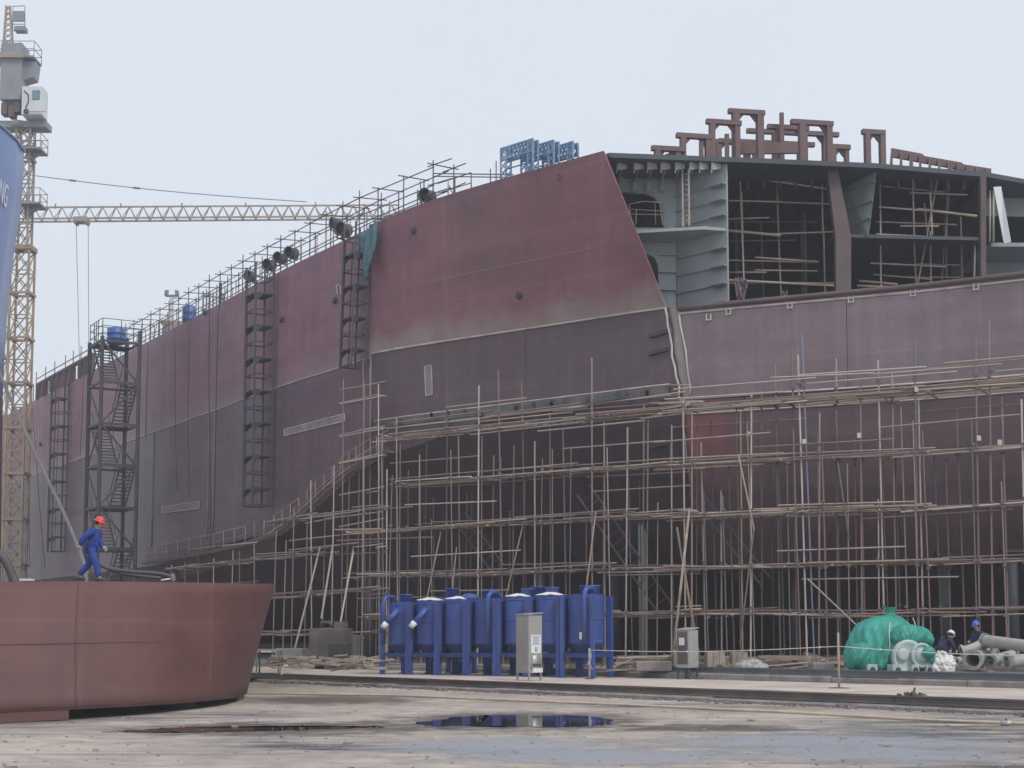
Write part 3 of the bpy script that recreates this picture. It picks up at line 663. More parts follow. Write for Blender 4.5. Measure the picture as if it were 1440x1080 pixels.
leaf([(1379, 247), (1387, 248), (1387, 420), (1380, 420)], [66.8] * 4, M_['brown'], 'column', .3)
leaf([(1387, 249), (1460, 262), (1460, 305), (1387, 303)], [70.5] * 4, M_['steelgrey'], 'web_frame', .1)
leaf([(1387, 366), (1460, 371), (1460, 430), (1387, 430)], [70.5] * 4, M_['steelgrey'], 'web_frame', .1)
m = MB(); z = atY(1420, 344, 67.5).z; m.box((atY(1430, 344, 69).x, 70, z), (3.4, 5, .18)); m.build('stringer_deck', M_['steelgrey'], ship)
m = MB(); a, b, c, d = (atY(x, y, Y) for x, y, Y in ((1397, 263, 67.4), (1408, 262, 67.4), (1422, 340, 66.6), (1412, 343, 66.6))); m.prism([a, b, c, d], (0, .08, 0)); m.build('chute_plate', M_['alu'], ship)
for x in (1392, 1397):
    m = MB(True); m.tube(atY(x, 268, 68), atY(x, 340, 68), .05); m.build('pipe', M_['cream'], ship)
# partitions inside the dark bays
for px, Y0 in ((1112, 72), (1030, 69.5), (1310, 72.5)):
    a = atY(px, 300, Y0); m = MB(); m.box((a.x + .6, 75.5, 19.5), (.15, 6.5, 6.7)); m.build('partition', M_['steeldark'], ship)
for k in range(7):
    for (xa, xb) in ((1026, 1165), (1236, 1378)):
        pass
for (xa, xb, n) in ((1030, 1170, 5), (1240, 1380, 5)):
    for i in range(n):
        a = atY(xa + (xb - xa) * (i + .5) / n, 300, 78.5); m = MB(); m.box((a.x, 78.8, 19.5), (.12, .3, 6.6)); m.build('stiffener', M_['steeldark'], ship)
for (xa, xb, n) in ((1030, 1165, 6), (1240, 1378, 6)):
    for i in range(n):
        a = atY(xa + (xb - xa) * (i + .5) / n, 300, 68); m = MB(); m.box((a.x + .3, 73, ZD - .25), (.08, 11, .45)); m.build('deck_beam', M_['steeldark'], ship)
# ------------------------------------------------------------------ portal frames on the upper deck
def pframe(xl, xr, ytop, ybot, bl, br, Y, wd=.25, gus=True, name='portal_frame'):
    e = .22
    A, Bm = atY(xl, ytop, Y), atY(xr, ytop, Y + (xr - xl) / 31 * .28)
    root = None
    d = Vector((Bm.x - A.x, Bm.y - A.y, 0)).normalized(); zt = A.z - e; zb = ZD + .2
    m = MB(); m.beam(atY(bl, ytop, Y) - Zv * (e / 2), Vector((atY(br, ytop, Bm.y).x, Bm.y, A.z - e / 2)), .26, e); root = m.build(name, M_['frame'], ship)
    for p in (A, Bm):
        m = MB(); m.beam((p.x, p.y, zb), (p.x, p.y, zt), wd, wd, d); m.build('post', M_['frame'], root)
    if gus:
        for p, s in ((A, 1), (Bm, -1)):
            m = MB(); q = Vector((p.x, p.y, zt)) + d * (s * wd / 2); m.prism([q, q + d * (s * .30), q + d * (s * .08) - Zv * .26, q - Zv * .34], Vector((-d.y, d.x, 0)) * .12); m.build('gusset', M_['frame'], root)
    return root
pframe(924, 953, 205, 221, 916, 963, 67.0); pframe(960, 995, 187, 222, 951, 1000, 67.5); pframe(1001, 1036, 167.5, 222, 993, 1042, 68.0)
pframe(1034, 1068, 153, 223, 1024, 1075, 68.6, .31); pframe(1127, 1165, 168, 226, 1112, 1171, 68.2, .28); pframe(1172, 1190, 203, 229, 1166, 1195, 68.6, .2); pframe(1219, 1240, 182, 231, 1212, 1244, 68.4, .26)
pframe(1095, 1130, 175, 223, 1079, 1137, 73, .3); pframe(1090, 1160, 181, 223, 1050, 1179, 74, .3); pframe(1050, 1125, 195, 223, 1010, 1145, 75, .3); pframe(1010, 1062, 196, 222, 1000, 1075, 76, .28)
def ppost(x, yt, Y, wd=.2):
    p = atY(x, yt, Y); m = MB(); m.beam((p.x, p.y, ZD + .2), p, wd, wd, Vector((1, 0, 0))); b = m.build('post', M_['frame'], ship)
    m = MB(); q = Vector((p.x, p.y, ZD + .22)); m.prism([q + Vector((-.1, 0, 0)), q + Vector((-.7, 0, 0)), q + Vector((-.1, 0, .7))], (0, .06, 0)); m.build('gusset', M_['frame'], b)
for x, y, Y in [(986, 200, 67.8), (1022, 189, 68.4), (1099, 159, 72.6), (960, 217, 69), (939, 217, 67.5)]: ppost(x, y, Y)
# deep girder with saw-tooth brackets, and the toothed coaming farther right
m = MB(); a, b = atY(1036, 209, 70), atY(1128, 208, 71); m.beam(a, b, .2, .55); gd = m.build('girder', M_['frame'], ship)
for i in range(8):
    x = 1034 + i * 16; q = atY(x, 226, 67.0); q.z = ZD + .2; m = MB(); m.prism([q, q + Vector((.42, .2, 0)), q + Vector((.42, .2, .50)), q + Vector((.36, .2, .52)), q + Vector((-.1, 0, .12))], (.0, .5, 0)); m.build('bracket', M_['frame'], gd)
a0, a1, c0, c1 = atY(1254, 208, 70.5), atY(1394, 237, 71.5), atY(1254, 223, 70.5), atY(1394, 250, 71.5)
m = MB(); m.prism([a0, a0.lerp(a1, .3) + Zv * .03, a0.lerp(a1, .33) - Zv * .06, a0.lerp(a1, .7), a0.lerp(a1, .72) - Zv * .07, a1, c1 + Zv * .12, c0 + Zv * .10], (0, .15, 0)); cm = m.build('coaming', M_['frame'], ship)
for i in range(11):
    q = c0.lerp(c1, i / 10.5); q.z = ZD + .2; tz = a0.lerp(a1, i / 10.5).z - .1
    m = MB(); m.prism([q + Vector((-.45, -.9, 0)), q, Vector((q.x, q.y, tz)), Vector((q.x - .06, q.y - .1, tz)), q + Vector((-.45, -.9, .12))], (.05, 0, 0)); m.build('bracket', M_['frame'], cm)

# ================================================================== SCAFFOLDS
def spt(u, z, off):
    p = hull_path(u) + outward(u) * off; return Vector((p.x, p.y, z))
def su(px, z, off):
    a, b = 0.0, SU[-1]
    for _ in range(40):
        c = (a + b) / 2
        if proj(spt(c, z, off))[0] < px: a = c
        else: b = c
    return (a + b) / 2
RJ = random.Random(21)
def pm():
    r = RJ.random(); return M_['polec'] if r < .16 else M_['poler'] if r < .30 else M_['poled'] if r < .36 else M_['pole']
def upright(parent, px, ytop, off, ybase=None, mt=None, r=.036, zb=.6, ym=700):
    z0 = 8.0; u = su(px, z0, off); p = spt(u, z0, off)
    zt = 1.9 + (YH - ytop) * p.y / F
    zl = zb if ybase is None else 1.9 + (YH - ybase) * p.y / F
    t = Vector((RJ.uniform(-.02, .02), RJ.uniform(-.02, .02), 0)); a = spt(u, zl, off) ; b = spt(u, zt, off) + t * (zt - zl)
    UPR.setdefault(parent.name, []).append((a, b))
    return pole(a, b, r, mt or pm(), parent, 'upright')
def ledgers(parent, pxa, pxb, z, off, n=1, spread=.12, mt=None, name='ledger', r=.034, slope=0.0, seg=5.6, cover=1.0, lean=0.0):
    ua, ub = su(pxa, z, off), su(pxb, z, off)
    for k in range(n):
        u = ua - RJ.uniform(0, 1.2)
        while u < ub:
            l = RJ.uniform(.75, 1.15) * seg; e = min(u + l, ub + RJ.uniform(.0, .7))
            if RJ.random() < cover and e - u > .6:
                dz = RJ.gauss(0, spread); za = z + dz + RJ.gauss(0, .05) + slope * (u - ua); zb = z + dz + RJ.gauss(0, .05) + slope * (e - ua); o2 = off + RJ.uniform(-.12, .12)
                pole(spt(u, za, o2), spt(e, zb, o2), r, mt or pm(), parent, name)
            u = e - RJ.uniform(.2, .7)
def boards(parent, pxa, pxb, z, off0, off1, cover=.8, slope=0.0, nrow=3, seg=3.6):
    ua, ub = su(pxa, z, off0), su(pxb, z, off0)
    for k in range(nrow):
        u = ua + RJ.uniform(0, 1); o = off0 + (off1 - off0) * (k + .5) / nrow
        while u < ub:
            l = RJ.uniform(.8, 1.1) * seg; e = min(u + l, ub)
            if RJ.random() < cover and e - u > .8:
                zz = z + .05 + RJ.uniform(0, .04) + slope * (u - ua); m = MB(); m.beam(spt(u, zz, o), spt(e, zz + slope * (e - u) + RJ.uniform(-.03, .05), o), .22, .05); m.build('walk_board', M_['board'], parent)
            u = e + RJ.uniform(-.25, .4)
def transoms(parent, us_, z, o0, o1):
    for u in us_: pole(spt(u, z + RJ.gauss(0, .05), o0 - .25), spt(u + RJ.uniform(-.1, .1), z + RJ.gauss(0, .05), o1 + .3), .034, pm(), parent, 'transom')

OO, OI = 2.5, 1.25
UPR = {}
def couplers(parent, lifts):
    m = MB()
    for a, b in UPR.get(parent.name, []):
        for z in lifts:
            for k in range(RJ.choice((1, 2, 2))):
                zz = z + RJ.gauss(0, .10)
                if a.z < zz < b.z - .05: q = a.lerp(b, (zz - a.z) / (b.z - a.z)); m.box(q + Vector((RJ.uniform(-.05, .05), -.03, 0)), (.13, .13, .10), Matrix.Rotation(RJ.uniform(-.5, .5), 3, 'Y'))
    o = m.build('couplers', M_['poled'], parent); o['kind'] = 'stuff'
LIFT = [2.82, 4.74, 6.95, 9.1, 11.45]
# --- the long scaffold under the flare (from the corner tower to the vertical butt)
s2 = thing('tube_scaffold', spt(su(740, 2, OO), .6, OO), 'tall tube scaffold below the dark strake, behind the blue tanks', 'scaffold', 'scaffolds round the hull')
for px, yt, off, mt in [(561, 585, OO, 'polec'), (588, 640, OI, None), (596, 600, OI, 'poled'), (628, 535, OO, 'poled'), (648, 610, OI, None), (672, 541, OO, 'polec'), (691, 640, OI, None), (708, 516, OO, 'poler'), (720, 625, OI, None), (741, 533, OI, 'pole'),
                        (752, 620, OO, None), (775, 580, OI, None), (797, 602, OI, None), (832, 500, OO, 'poler'), (850, 590, OI, None), (878, 600, OO, 'polec'), (902, 566, OI, None), (907, 575, OI, 'pole'), (942, 596, OO, 'pole'), (536, 600, OI, 'poled'), (574, 660, OO, 'poled'), (612, 700, OI, 'poled'), (660, 690, OI, 'poled')]:
    upright(s2, px, yt, off, mt=M_[mt] if mt else None)
for px in range(548, 955, 21):
    upright(s2, px + RJ.uniform(-7, 7), RJ.uniform(610, 740), RJ.choice((OI, OI - .2, OO, OO + .15)), r=.027, mt=RJ.choice((M_['pole'], M_['poled'], M_['poler'], M_['pole'])))
for i, z in enumerate(LIFT):
    xa = [520, 505, 495, 570, 545][i]
    ledgers(s2, xa, 968, z, OO, 4, .11); ledgers(s2, xa + 20, 968, z + .03, OI, 2, .08, cover=.85)
    if i: boards(s2, xa + 30, 960, z - .08, OI, OO, .95)
    ledgers(s2, xa, 960, z + 1.0, OO, 1, .1, cover=.35)
    transoms(s2, [su(xa, z, OO) + 2.1 * k for k in range(int((su(960, z, OO) - su(xa, z, OO)) / 2.1))], z - .06, OI, OO)
ledgers(s2, 560, 952, 12.05, OO - .4, 2, .12, cover=.7); ledgers(s2, 540, 950, 11.2, OO, 1, .15, mt=M_['polec'])
for (xa, ya, xb, yb) in [(497, 768, 476, 884), (620, 748, 596, 850), (642, 770, 634, 835), (735, 740, 706, 850), (838, 720, 822, 835)]:
    u, v = su(xa, 6, OO), su(xb, 3, OO + 1.2); pole(spt(u, 1.9 + (YH - ya) * spt(u, 0, OO).y / F, OO), spt(v, 1.9 + (YH - yb) * spt(v, 0, OO + 1.2).y / F - .4, OO + 1.2), .036, M_['pole'], s2, 'raker')
for (ya, o0) in ((0, 0),):
    pass
# --- right-hand scaffold in front of the mauve shell
s3 = thing('tube_scaffold', spt(su(1200, 2, OO), .6, OO), 'dense tube scaffold before the mauve shell, behind the green wrapped machine', 'scaffold', 'scaffolds round the hull')
for px, yt, off, mt in [(962, 560, OO, 'pole'), (970, 565, OO, 'poler'), (990, 620, OI, None), (1006, 590, OI, 'poled'), (1012, 690, OI, None), (1041, 575, OO, 'pole'), (1052, 552, OO, 'polec'), (1068, 550, OI, None), (1094, 507, OI, 'pole'), (1100, 575, OI, 'poled'), (1117, 480, OI, 'pole'), (1131, 494, OO, 'polec'), (1141, 464, OO, 'poleb'), (1147, 580, OO, 'poler'),
                        (1174, 500, OI, None), (1178, 600, OI, 'poled'), (1207, 540, OO, 'poler'), (1212, 600, OI, None), (1239, 502, OO, 'polec'), (1256, 520, OI, 'pole'), (1262, 600, OI, 'poled'), (1285, 475, OO, 'poleb'), (1293, 560, OO, 'pole'), (1352, 575, OI, None), (1371, 473, OO, 'pole'), (1389, 444, OO, 'poler'), (1412, 555, OI, 'polec'), (1437, 560, OO, None), (1466, 540, OO, None), (1500, 520, OI, None), (1540, 520, OO, None), (1030, 640, OI, 'poled'), (1160, 620, OI, 'poled'), (1320, 640, OI, 'poled')]:
    upright(s3, px, yt, off, mt=M_[mt] if mt else None, r=.038)
for px in range(975, 1500, 21):
    upright(s3, px + RJ.uniform(-7, 7), RJ.uniform(560, 720), RJ.choice((OI, OI - .2, OO, OO + .15)), r=.028, mt=RJ.choice((M_['pole'], M_['poled'], M_['poler'], M_['pole'])))
L3 = [2.80, 4.70, 6.85, 9.05, 11.45]
for i, z in enumerate(L3):
    ledgers(s3, 952, 1600, z, OO, 4, .11, slope=.004); ledgers(s3, 955, 1600, z + .03, OI, 2, .08, cover=.85, slope=.004)
    if i: boards(s3, 965, 1600, z - .08, OI, OO, .95, slope=.004)
    ledgers(s3, 960, 1600, z + 1.0, OO, 1, .2, cover=.45, slope=.004)
    transoms(s3, [su(965, z, OO) + 2.0 * k for k in range(13)], z - .06, OI, OO)
ledgers(s3, 955, 1600, 12.0, OO, 2, .22, cover=.8, mt=M_['polec']); ledgers(s3, 960, 1600, 11.0, OI, 1, .15, cover=.8)
for (xa, ya, xb, yb, mt) in [(1040, 640, 1062, 745, 'pole'), (1135, 815, 1215, 890, 'polec'), (1060, 745, 1040, 905, 'pole'), (1180, 650, 1196, 760, 'poled')]:
    u, v = su(xa, 6, OO + .1), su(xb, 3, OO + .6); pole(spt(u, 1.9 + (YH - ya) * spt(u, 0, OO).y / F, OO + .1), spt(v, 1.9 + (YH - yb) * spt(v, 0, OO + .6).y / F, OO + .6), .036, M_[mt], s3, 'raker')
for px, py in [(1052, 609), (1131, 620), (1208, 611), (1376, 615), (1290, 545), (1405, 621)]:
    u = su(px, 10, OO + .08); p = spt(u, 0, OO + .08); p.z = 1.9 + (YH - py) * p.y / F
    m = MB(); m.box(p, (.16, .03, .2)); m.build('inspection_tag', M_['cream'], s3)
couplers(s2, LIFT + [12.0]); couplers(s3, L3 + [12.0])
# --- timber shores: long bamboo-coloured rakers between the two scaffolds
for (xa, ya, xb, yb, mt, lab) in [(970, 716, 944, 930, 'wood', 'long pale timber shore leaning left of the small grey cabinet'), (952, 742, 985, 925, 'pole', 'long tube shore leaning behind the small grey cabinet')]:
    u, v = su(xa, 6, OO + .3), su(xb, 2, OO + 2.2); a = spt(u, 1.9 + (YH - ya) * spt(u, 0, OO + .3).y / F, OO + .3); b = spt(v, .6, OO + 2.2)
    m = MB(True); m.path([b, a], [.06, .05], 8); tag(m.build('raking_shore', M_[mt]), lab, 'shore', 'raking shores')
# --- scaffold round the left corner
s1 = thing('tube_scaffold', spt(su(450, 2, OO), .6, OO), 'low scaffold behind the rusty machines, left of the blue tanks', 'scaffold', 'scaffolds round the hull')
for px, yt, off in [(386, 747, OO), (412, 714, OO), (430, 735, OI), (441, 676, OO), (455, 720, OI), (468, 655, OO), (400, 760, OI), (487, 660, OI), (361, 765, OO), (340, 775, OI), (326, 775, OO), (302, 785, OO), (281, 780, OI), (262, 790, OO), (240, 795, OO), (511, 640, OO), (530, 650, OI), (545, 660, OO)]:
    upright(s1, px, yt, off, r=.034, mt=M_['polec'] if RJ.random() < .3 else None)
for z, xa in [(1.95, 300), (3.95, 240), (6.0, 240), (7.9, 385)]:
    ledgers(s1, xa, 535, z, OO, 2, .08, slope=.01); ledgers(s1, xa, 530, z + .05, OI, 1, .1)
    ledgers(s1, xa + 30, 525, z + .95, OO, 1, .15, cover=.4)
    transoms(s1, [su(xa, z, OO) + 2.4 * k for k in range(int((su(520, z, OO) - su(xa, z, OO)) / 2.4))], z, OI, OO)
for (xa, ya, xb, yb) in [(450, 770, 411, 942), (468, 768, 452, 870), (497, 775, 476, 893)]:
    u, v = su(xa, 6, OO), su(xb, 3, OO + 1.8); pole(spt(u, 1.9 + (YH - ya) * spt(u, 0, OO).y / F, OO), spt(v, .6 if yb > 900 else 1.9 + (YH - yb) * spt(v, 0, OO + 1.8).y / F, OO + 1.8), .05, M_['polec'], s1, 'raker')
couplers(s1, [1.95, 3.95, 6.0, 7.9])
# --- hanging stage at the corner under the third ladder
s4 = thing('hanging_stage', spt(su(512, 10, 1.3), .6, 1.3), 'narrow scaffold stage at the hull corner below the netted ladder', 'scaffold', 'scaffolds round the hull')
for px, yt, off in [(482, 530, 1.9), (510, 536, 1.9), (516, 505, .7), (535, 537, 1.9), (522, 512, .6), (503, 600, .8), (542, 610, 1.6)]:
    upright(s4, px, yt, off, r=.032, mt=M_['polec'] if RJ.random() < .6 else None)
for y in (540, 560, 604, 607, 645, 690, 735):
    for off in (1.9, .8):
        u, v = su(478, 12, off), su(541, 12, off); pole(spt(u, 1.9 + (YH - y - 6) * spt(u, 0, off).y / F, off), spt(v, 1.9 + (YH - y + 6) * spt(v, 0, off).y / F, off), .032, M_['polec'], s4, 'ledger')
for y in (560, 606, 645):
    u, v = su(484, 12, 1.4), su(536, 12, 1.4); m = MB(); m.beam(spt(u, 1.9 + (YH - y - 6) * spt(u, 0, 1.4).y / F, 1.4), spt(v, 1.9 + (YH - y + 6) * spt(v, 0, 1.4).y / F, 1.4), .7, .05); m.build('walk_board', M_['board'], s4)

# ------------------------------------------------------------------ gangway climbing along the knuckle
gw = thing('gangway', spt(su(400, 7, 1), .6, 1), 'railed gangway climbing along the hull knuckle up to the corner stage', 'gangway')
gpx = [(205, 793), (250, 785), (300, 776), (345, 766), (385, 752), (420, 728), (455, 695), (490, 664), (520, 646), (546, 634)]
def gp(x, y, off):
    u = su(x, 8, off); p = spt(u, 0, off); p.z = 1.9 + (YH - y) * p.y / F; return p
for (a, b) in zip(gpx, gpx[1:]):
    m = MB(); m.beam(gp(*a, 1.0), gp(*b, 1.0), .8, .06); m.build('walkway', M_['board'], gw)
    for off in (.55, 1.45):
        m = MB(); m.beam(gp(*a, off) + Zv * .04, gp(*b, off) + Zv * .04, .06, .2); m.build('stringer', M_['brown'], gw)
        for h in (.55, 1.05): pole(gp(*a, off) + Zv * h, gp(*b, off) + Zv * h, .028, M_['pole'], gw, 'handrail')
        n = 3
        for k in range(n): q = gp(*a, off).lerp(gp(*b, off), k / n); pole(q, q + Zv * 1.08, .024, M_['polec'], gw, 'stanchion')
# beige shores/plating under the gangway at the left
m = MB(); pts = [(u, z) for u in useq(hu(250, 6), hu(384, 6), 1.2) for z in (0,)]
us = useq(su(248, 6, .4), su(384, 6, .4), 1.0)
m.grid([[spt(u, lowprof(u)[0][1] - .25, .45) for u in us], [spt(u, lowprof(u)[0][1] - 1.35, .05) for u in us], [spt(u, lowprof(u)[0][1] - 1.4, -.1) for u in us]]); m.build('bilge_plate', M_['brown'], ship)

# ------------------------------------------------------------------ access ladders slanting over the dark bottom
def ladder_between(p0, p1, wd, label, group, mt='poled', n=16, name='access_ladder'):
    t = thing(name, p0, label, 'ladder', group)
    d = (p1 - p0).normalized(); sx = d.cross(Vector((.5, .85, 0))).normalized()
    for s in (-.5, .5): m = MB(); m.beam(p0 + sx * wd * s, p1 + sx * wd * s, .05, .07, sx); m.build('side_rail', M_[mt], t)
    for k in range(1, n): q = p0.lerp(p1, k / n); pole(q - sx * wd * .5, q + sx * wd * .5, .02, M_[mt], t, 'rung')
    return t
def hp2(x, y, off): u = su(x, 8, off); p = spt(u, 0, off); p.z = 1.9 + (YH - y) * p.y / F; return p
ladder_between(hp2(935, 858, .4), hp2(820, 688, .9), .75, 'dark ladder slanting down the hull bottom above the big blue tanks', 'slanting hull ladders', 'poled')
ladder_between(hp2(700, 800, .4), hp2(648, 728, .9), .7, 'short dark ladder slanting behind the scaffold, left of the longer one', 'slanting hull ladders', 'poled', 9)
ladder_between(hp2(1075, 818, .1), hp2(975, 690, .3), .5, 'thin dark ladder slanting below the reddish primer patch', 'slanting hull ladders', 'poled', 14)

# ------------------------------------------------------------------ hanging ladder towers on the side
def cage(px_l, ytop, ybot, depth, length, nlev, label, Yc, plat_every=2, lean=0.0, mt='tower', topext=.8):
    """four posts, frames with rungs, small landings; hung off the deck edge on the outside of the shell"""
    u0 = su(px_l + 20, 15, depth / 2)
    zt = 1.9 + (YH - ytop) * spt(u0, 0, .5).y / F; zb = 1.9 + (YH - ybot) * spt(u0, 0, .5).y / F
    t = thing('hanging_ladder_tower', spt(u0, zb, .5), label, 'ladder tower', 'ladder towers hung on the hull side')
    c = {}
    for i, (du, of) in enumerate([(-length / 2, .25), (length / 2, .25), (-length / 2, .25 + depth), (length / 2, .25 + depth)]):
        def P(z, du=du, of=of): return spt(u0 + du, z, of) + KD * (lean * (zt - z))
        c[i] = P; m = MB(); m.beam(P(zb), P(zt + topext), .10, .10, Vector((1, 0, 0))); m.build('post', M_[mt], t)
    for k in range(nlev + 1):
        z = zb + (zt - zb) * k / nlev
        m = MB()
        for a, b in ((0, 1), (2, 3), (0, 2), (1, 3)): m.beam(c[a](z), c[b](z), .06, .07)
        fr = m.build('ring_frame', M_[mt], t)
        if k % plat_every == 1:
            m = MB(); m.prism([c[0](z), c[1](z), c[1](z).lerp(c[3](z), .95), c[0](z).lerp(c[2](z), .95)], (0, 0, .06)); m.build('landing', M_[mt], t)
            for s in (0, 1): m = MB(); q = c[2 + s](z); m.prism([q, q - Zv * .5, q.lerp(c[s](z), .45)], KD * .03); m.build('bracket', M_[mt], fr)
    m = MB()
    for f in (.1, .55): m.beam(c[2](zb).lerp(c[0](zb), f), c[2](zt).lerp(c[0](zt), f), .04, .05)
    m.build('ladder_rail', M_[mt], t); return t
cage(349, 388, 712, 1.15, 1.4, 14, 'black steel ladder tower hung in mid hull, reaching low beside the patch plate', 86)
cage(66, 540, 776, 1.1, 1.3, 12, 'black steel ladder tower nearest the yellow crane mast', 122)
cage(486, 330, 512, .9, 1.0, 8, 'short leaning black ladder tower draped with teal netting', 78, lean=-.045)
m = MB(); a = su(506, 20, .7); N_ = 9; rows = []
for j in range(10):
    z = 22.6 - j * .3; row = []
    for i in range(N_ + 1):
        k = i / N_; u = a + 1.35 * k * (1 - .04 * j) + (.08 * j * (1 - k)); row.append(spt(u, z - .5 * math.sin(k * 3.1) * (1 - j / 10) * .6 + (.5 * k if j == 0 else 0), .75 + .12 * math.sin(i * 1.7 + j * .8) + .02 * j))
    rows.append(row)
m = MB(True); m.grid(rows); o = m.build('safety_netting', M_['netting']); tag(o, 'teal safety netting draped at the top of the leaning ladder tower', 'netting')
o.modifiers.new('thick', 'SOLIDIFY').thickness = .02

# ------------------------------------------------------------------ stair tower
uT = su(152, 15, 3.2)
st = thing('stair_tower', spt(uT, .6, 3), 'tall dark steel stair tower with zigzag flights standing against the hull', 'stair tower')
TL, TD, T0 = 3.0, 2.6, 1.6
TP = lambda a, b, z: spt(uT + TL * (a - .5), z, T0 + TD * b)   # a along hull, b outwards
ztop = 1.9 + (YH - 482) * spt(uT, 0, 3).y / F; dz = 2.86
for a in (0, 1):
    for b in (0, 1):
        m = MB(); m.beam(TP(a, b, .6), TP(a, b, ztop + (.3 if b else .9)), .22, .22, Vector((1, 0, 0))); m.build('post', M_['tower'], st)
lv = 0; z = ztop
while z > 1.5:
    m = MB()
    for q in (((0, 0), (1, 0)), ((0, 1), (1, 1)), ((0, 0), (0, 1)), ((1, 0), (1, 1))): m.beam(TP(*q[0], z), TP(*q[1], z), .12, .16)
    m.build('level_frame', M_['tower'], st)
    b0, b1 = ((.0, .42) if lv % 2 else (.5, .95)); hi, lo = ((.9, .1) if lv % 2 else (.1, .9))
    m = MB(); m.prism([TP(.0, 0, z + .08), TP(.28, 0, z + .08), TP(.28, 1, z + .08), TP(0, 1, z + .08)] if lv % 2 == 0 else [TP(.72, 0, z + .08), TP(1, 0, z + .08), TP(1, 1, z + .08), TP(.72, 1, z + .08)], (0, 0, .06)); m.build('landing', M_['tower'], st)
    zl = max(z - dz, .6)
    fl = MB()
    for b in (b0, b1): fl.beam(TP(hi, b, z + .1), TP(lo, b, zl + .1), .06, .22)
    flo = fl.build('stair_flight', M_['tower'], st); 
    for k in range(1, 12):
        f = k / 12; m = MB(); m.beam(TP(hi + (lo - hi) * f, b0, z + .1 + (zl - z) * f), TP(hi + (lo - hi) * f, b1, z + .1 + (zl - z) * f), .2, .05); m.build('tread', M_['tower'], flo)
    for b in (b0, b1): pole(TP(hi, b, z + 1.05), TP(lo, b, zl + 1.05), .03, M_['tower'], st, 'handrail')
    m = MB(); m.beam(TP(1, 0, z), TP(1, 1, zl), .09, .12) if lv % 2 else m.beam(TP(1, 1, z), TP(1, 0, zl), .09, .12); m.build('brace', M_['tower'], st)
    m = MB(); m.beam(TP(0, 1, z), TP(1, 1, zl), .08, .1) if lv % 2 else m.beam(TP(1, 1, z), TP(0, 1, zl), .08, .1); m.build('brace', M_['tower'], st)
    z -= dz; lv += 1
for a, b in [(0, 0), (0, .33), (0, .66), (0, 1), (.5, 1), (1, 1), (1, .5), (.33, 1), (.66, 1)]:
    pole(TP(a, b, ztop), TP(a, b, ztop + 1.55), .03, M_['tower'], st, 'stanchion')
for h in (.55, 1.05, 1.55):
    for q in (((0, 0), (0, 1)), ((0, 1), (1, 1)), ((1, 1), (1, 0))): pole(TP(*q[0], ztop + h), TP(*q[1], ztop + h), .026, M_['tower'], st, 'guard_rail')
m = MB(); m.grid([[TP(0, 0, ztop + .1), TP(0, 1, ztop + .1), TP(1, 1, ztop + .1)], [TP(0, 0, ztop + .14), TP(0, 1, ztop + .14), TP(1, 1, ztop + .14)]]); m.build('toe_board', M_['tower'], st)
def barrel(p, h, r, mt, label, group=None):
    t = thing('barrel', p, label, 'barrel', group); m = MB(True)
    m.lathe([(r * .96, 0), (r, .02), (r, h * .31), (r * 1.05, h * .33), (r, h * .36), (r, h * .64), (r * 1.05, h * .66), (r, h * .69), (r, h - .02), (r * .96, h), (r * .9, h - .02)], p, 18); m.build('body', M_[mt], t)
    m = MB(True); m.lathe([(r * .12, 0), (r * .12, .03)], Vector(p) + Vector((r * .5, 0, h - .02)), 8); m.build('bung', M_['white'], t); return t
barrel(TP(.45, .45, ztop + .15), 1.1, .62, 'drum', 'blue barrel standing on the platform of the stair tower')

# ------------------------------------------------------------------ deck-edge scaffold rail
dr = thing('edge_scaffold', hull(hu(430, ZD), ZD, 0), 'double row of guard scaffold poles running along the red deck edge', 'scaffold')
def dpt(u, h, inn): 
    p = hull(u, ZD, -inn); p.z = ZD + h; return p
u = hu(150, ZD); ue = hu(620, ZD); k = 0; H0 = 2.1
while u < ue:
    hh = H0 + RJ.uniform(-.05, .35)
    if not (hu(205, ZD) < u < hu(225, ZD) and False):
        pole(dpt(u, -.1, .2), dpt(u, hh, .2), .034, M_['poled'], dr, 'upright'); pole(dpt(u + .4, -.1, 1.3), dpt(u + .4, hh - .05, 1.3), .034, M_['poled'], dr, 'upright')
        pole(dpt(u - .05, H0 - .08, -.15), dpt(u + .45, H0 - .08, 1.6), .03, M_['poled'], dr, 'tie')
        pole(dpt(u + 1.0, -.05, .15), dpt(u + 1.0, 1.05, .15), .03, M_['pole'], dr, 'stanchion')
        if RJ.random() < .5: pole(dpt(u + RJ.uniform(.2, 1.6), -.05, .6), dpt(u + RJ.uniform(.2, 1.6), RJ.uniform(.8, 1.9), .9), .03, M_['poled'], dr, 'brace')
    u += 2.0; k += 1
for inn, h in [(.2, H0 - .1), (1.3, H0 - .1), (.2, 1.05), (.15, .55), (1.3, 1.0)]:
    u = hu(146, ZD)
    while u < ue:
        e = min(u + 6, ue + .5); pole(dpt(u, h + RJ.gauss(0, .04), inn), dpt(e, h + RJ.gauss(0, .04), inn), .03, M_['poled'], dr, 'ledger'); u = e - .4
dr2 = thing('guard_rail', hull(hu(680, ZD), ZD, 0), 'thin guard rail on the deck edge left of the blue trestles', 'railing')
ue2 = hu(722, ZD)
for px, h in [(636, 1.0), (659, 1.0), (686, .9), (694, 1.2)]: 
    u = hu(px, ZD); pole(dpt(u, -.05, .2), dpt(u, h, .2), .03, M_['poled'], dr2, 'stanchion')
zz = atY(690, 246, 71).z
for dzz in (0, -.14): pole(atY(610, 244, 73) + Zv * dzz, atY(722, 245.5, 70.5) + Zv * dzz, .03, M_['poled'], dr2, 'rail')
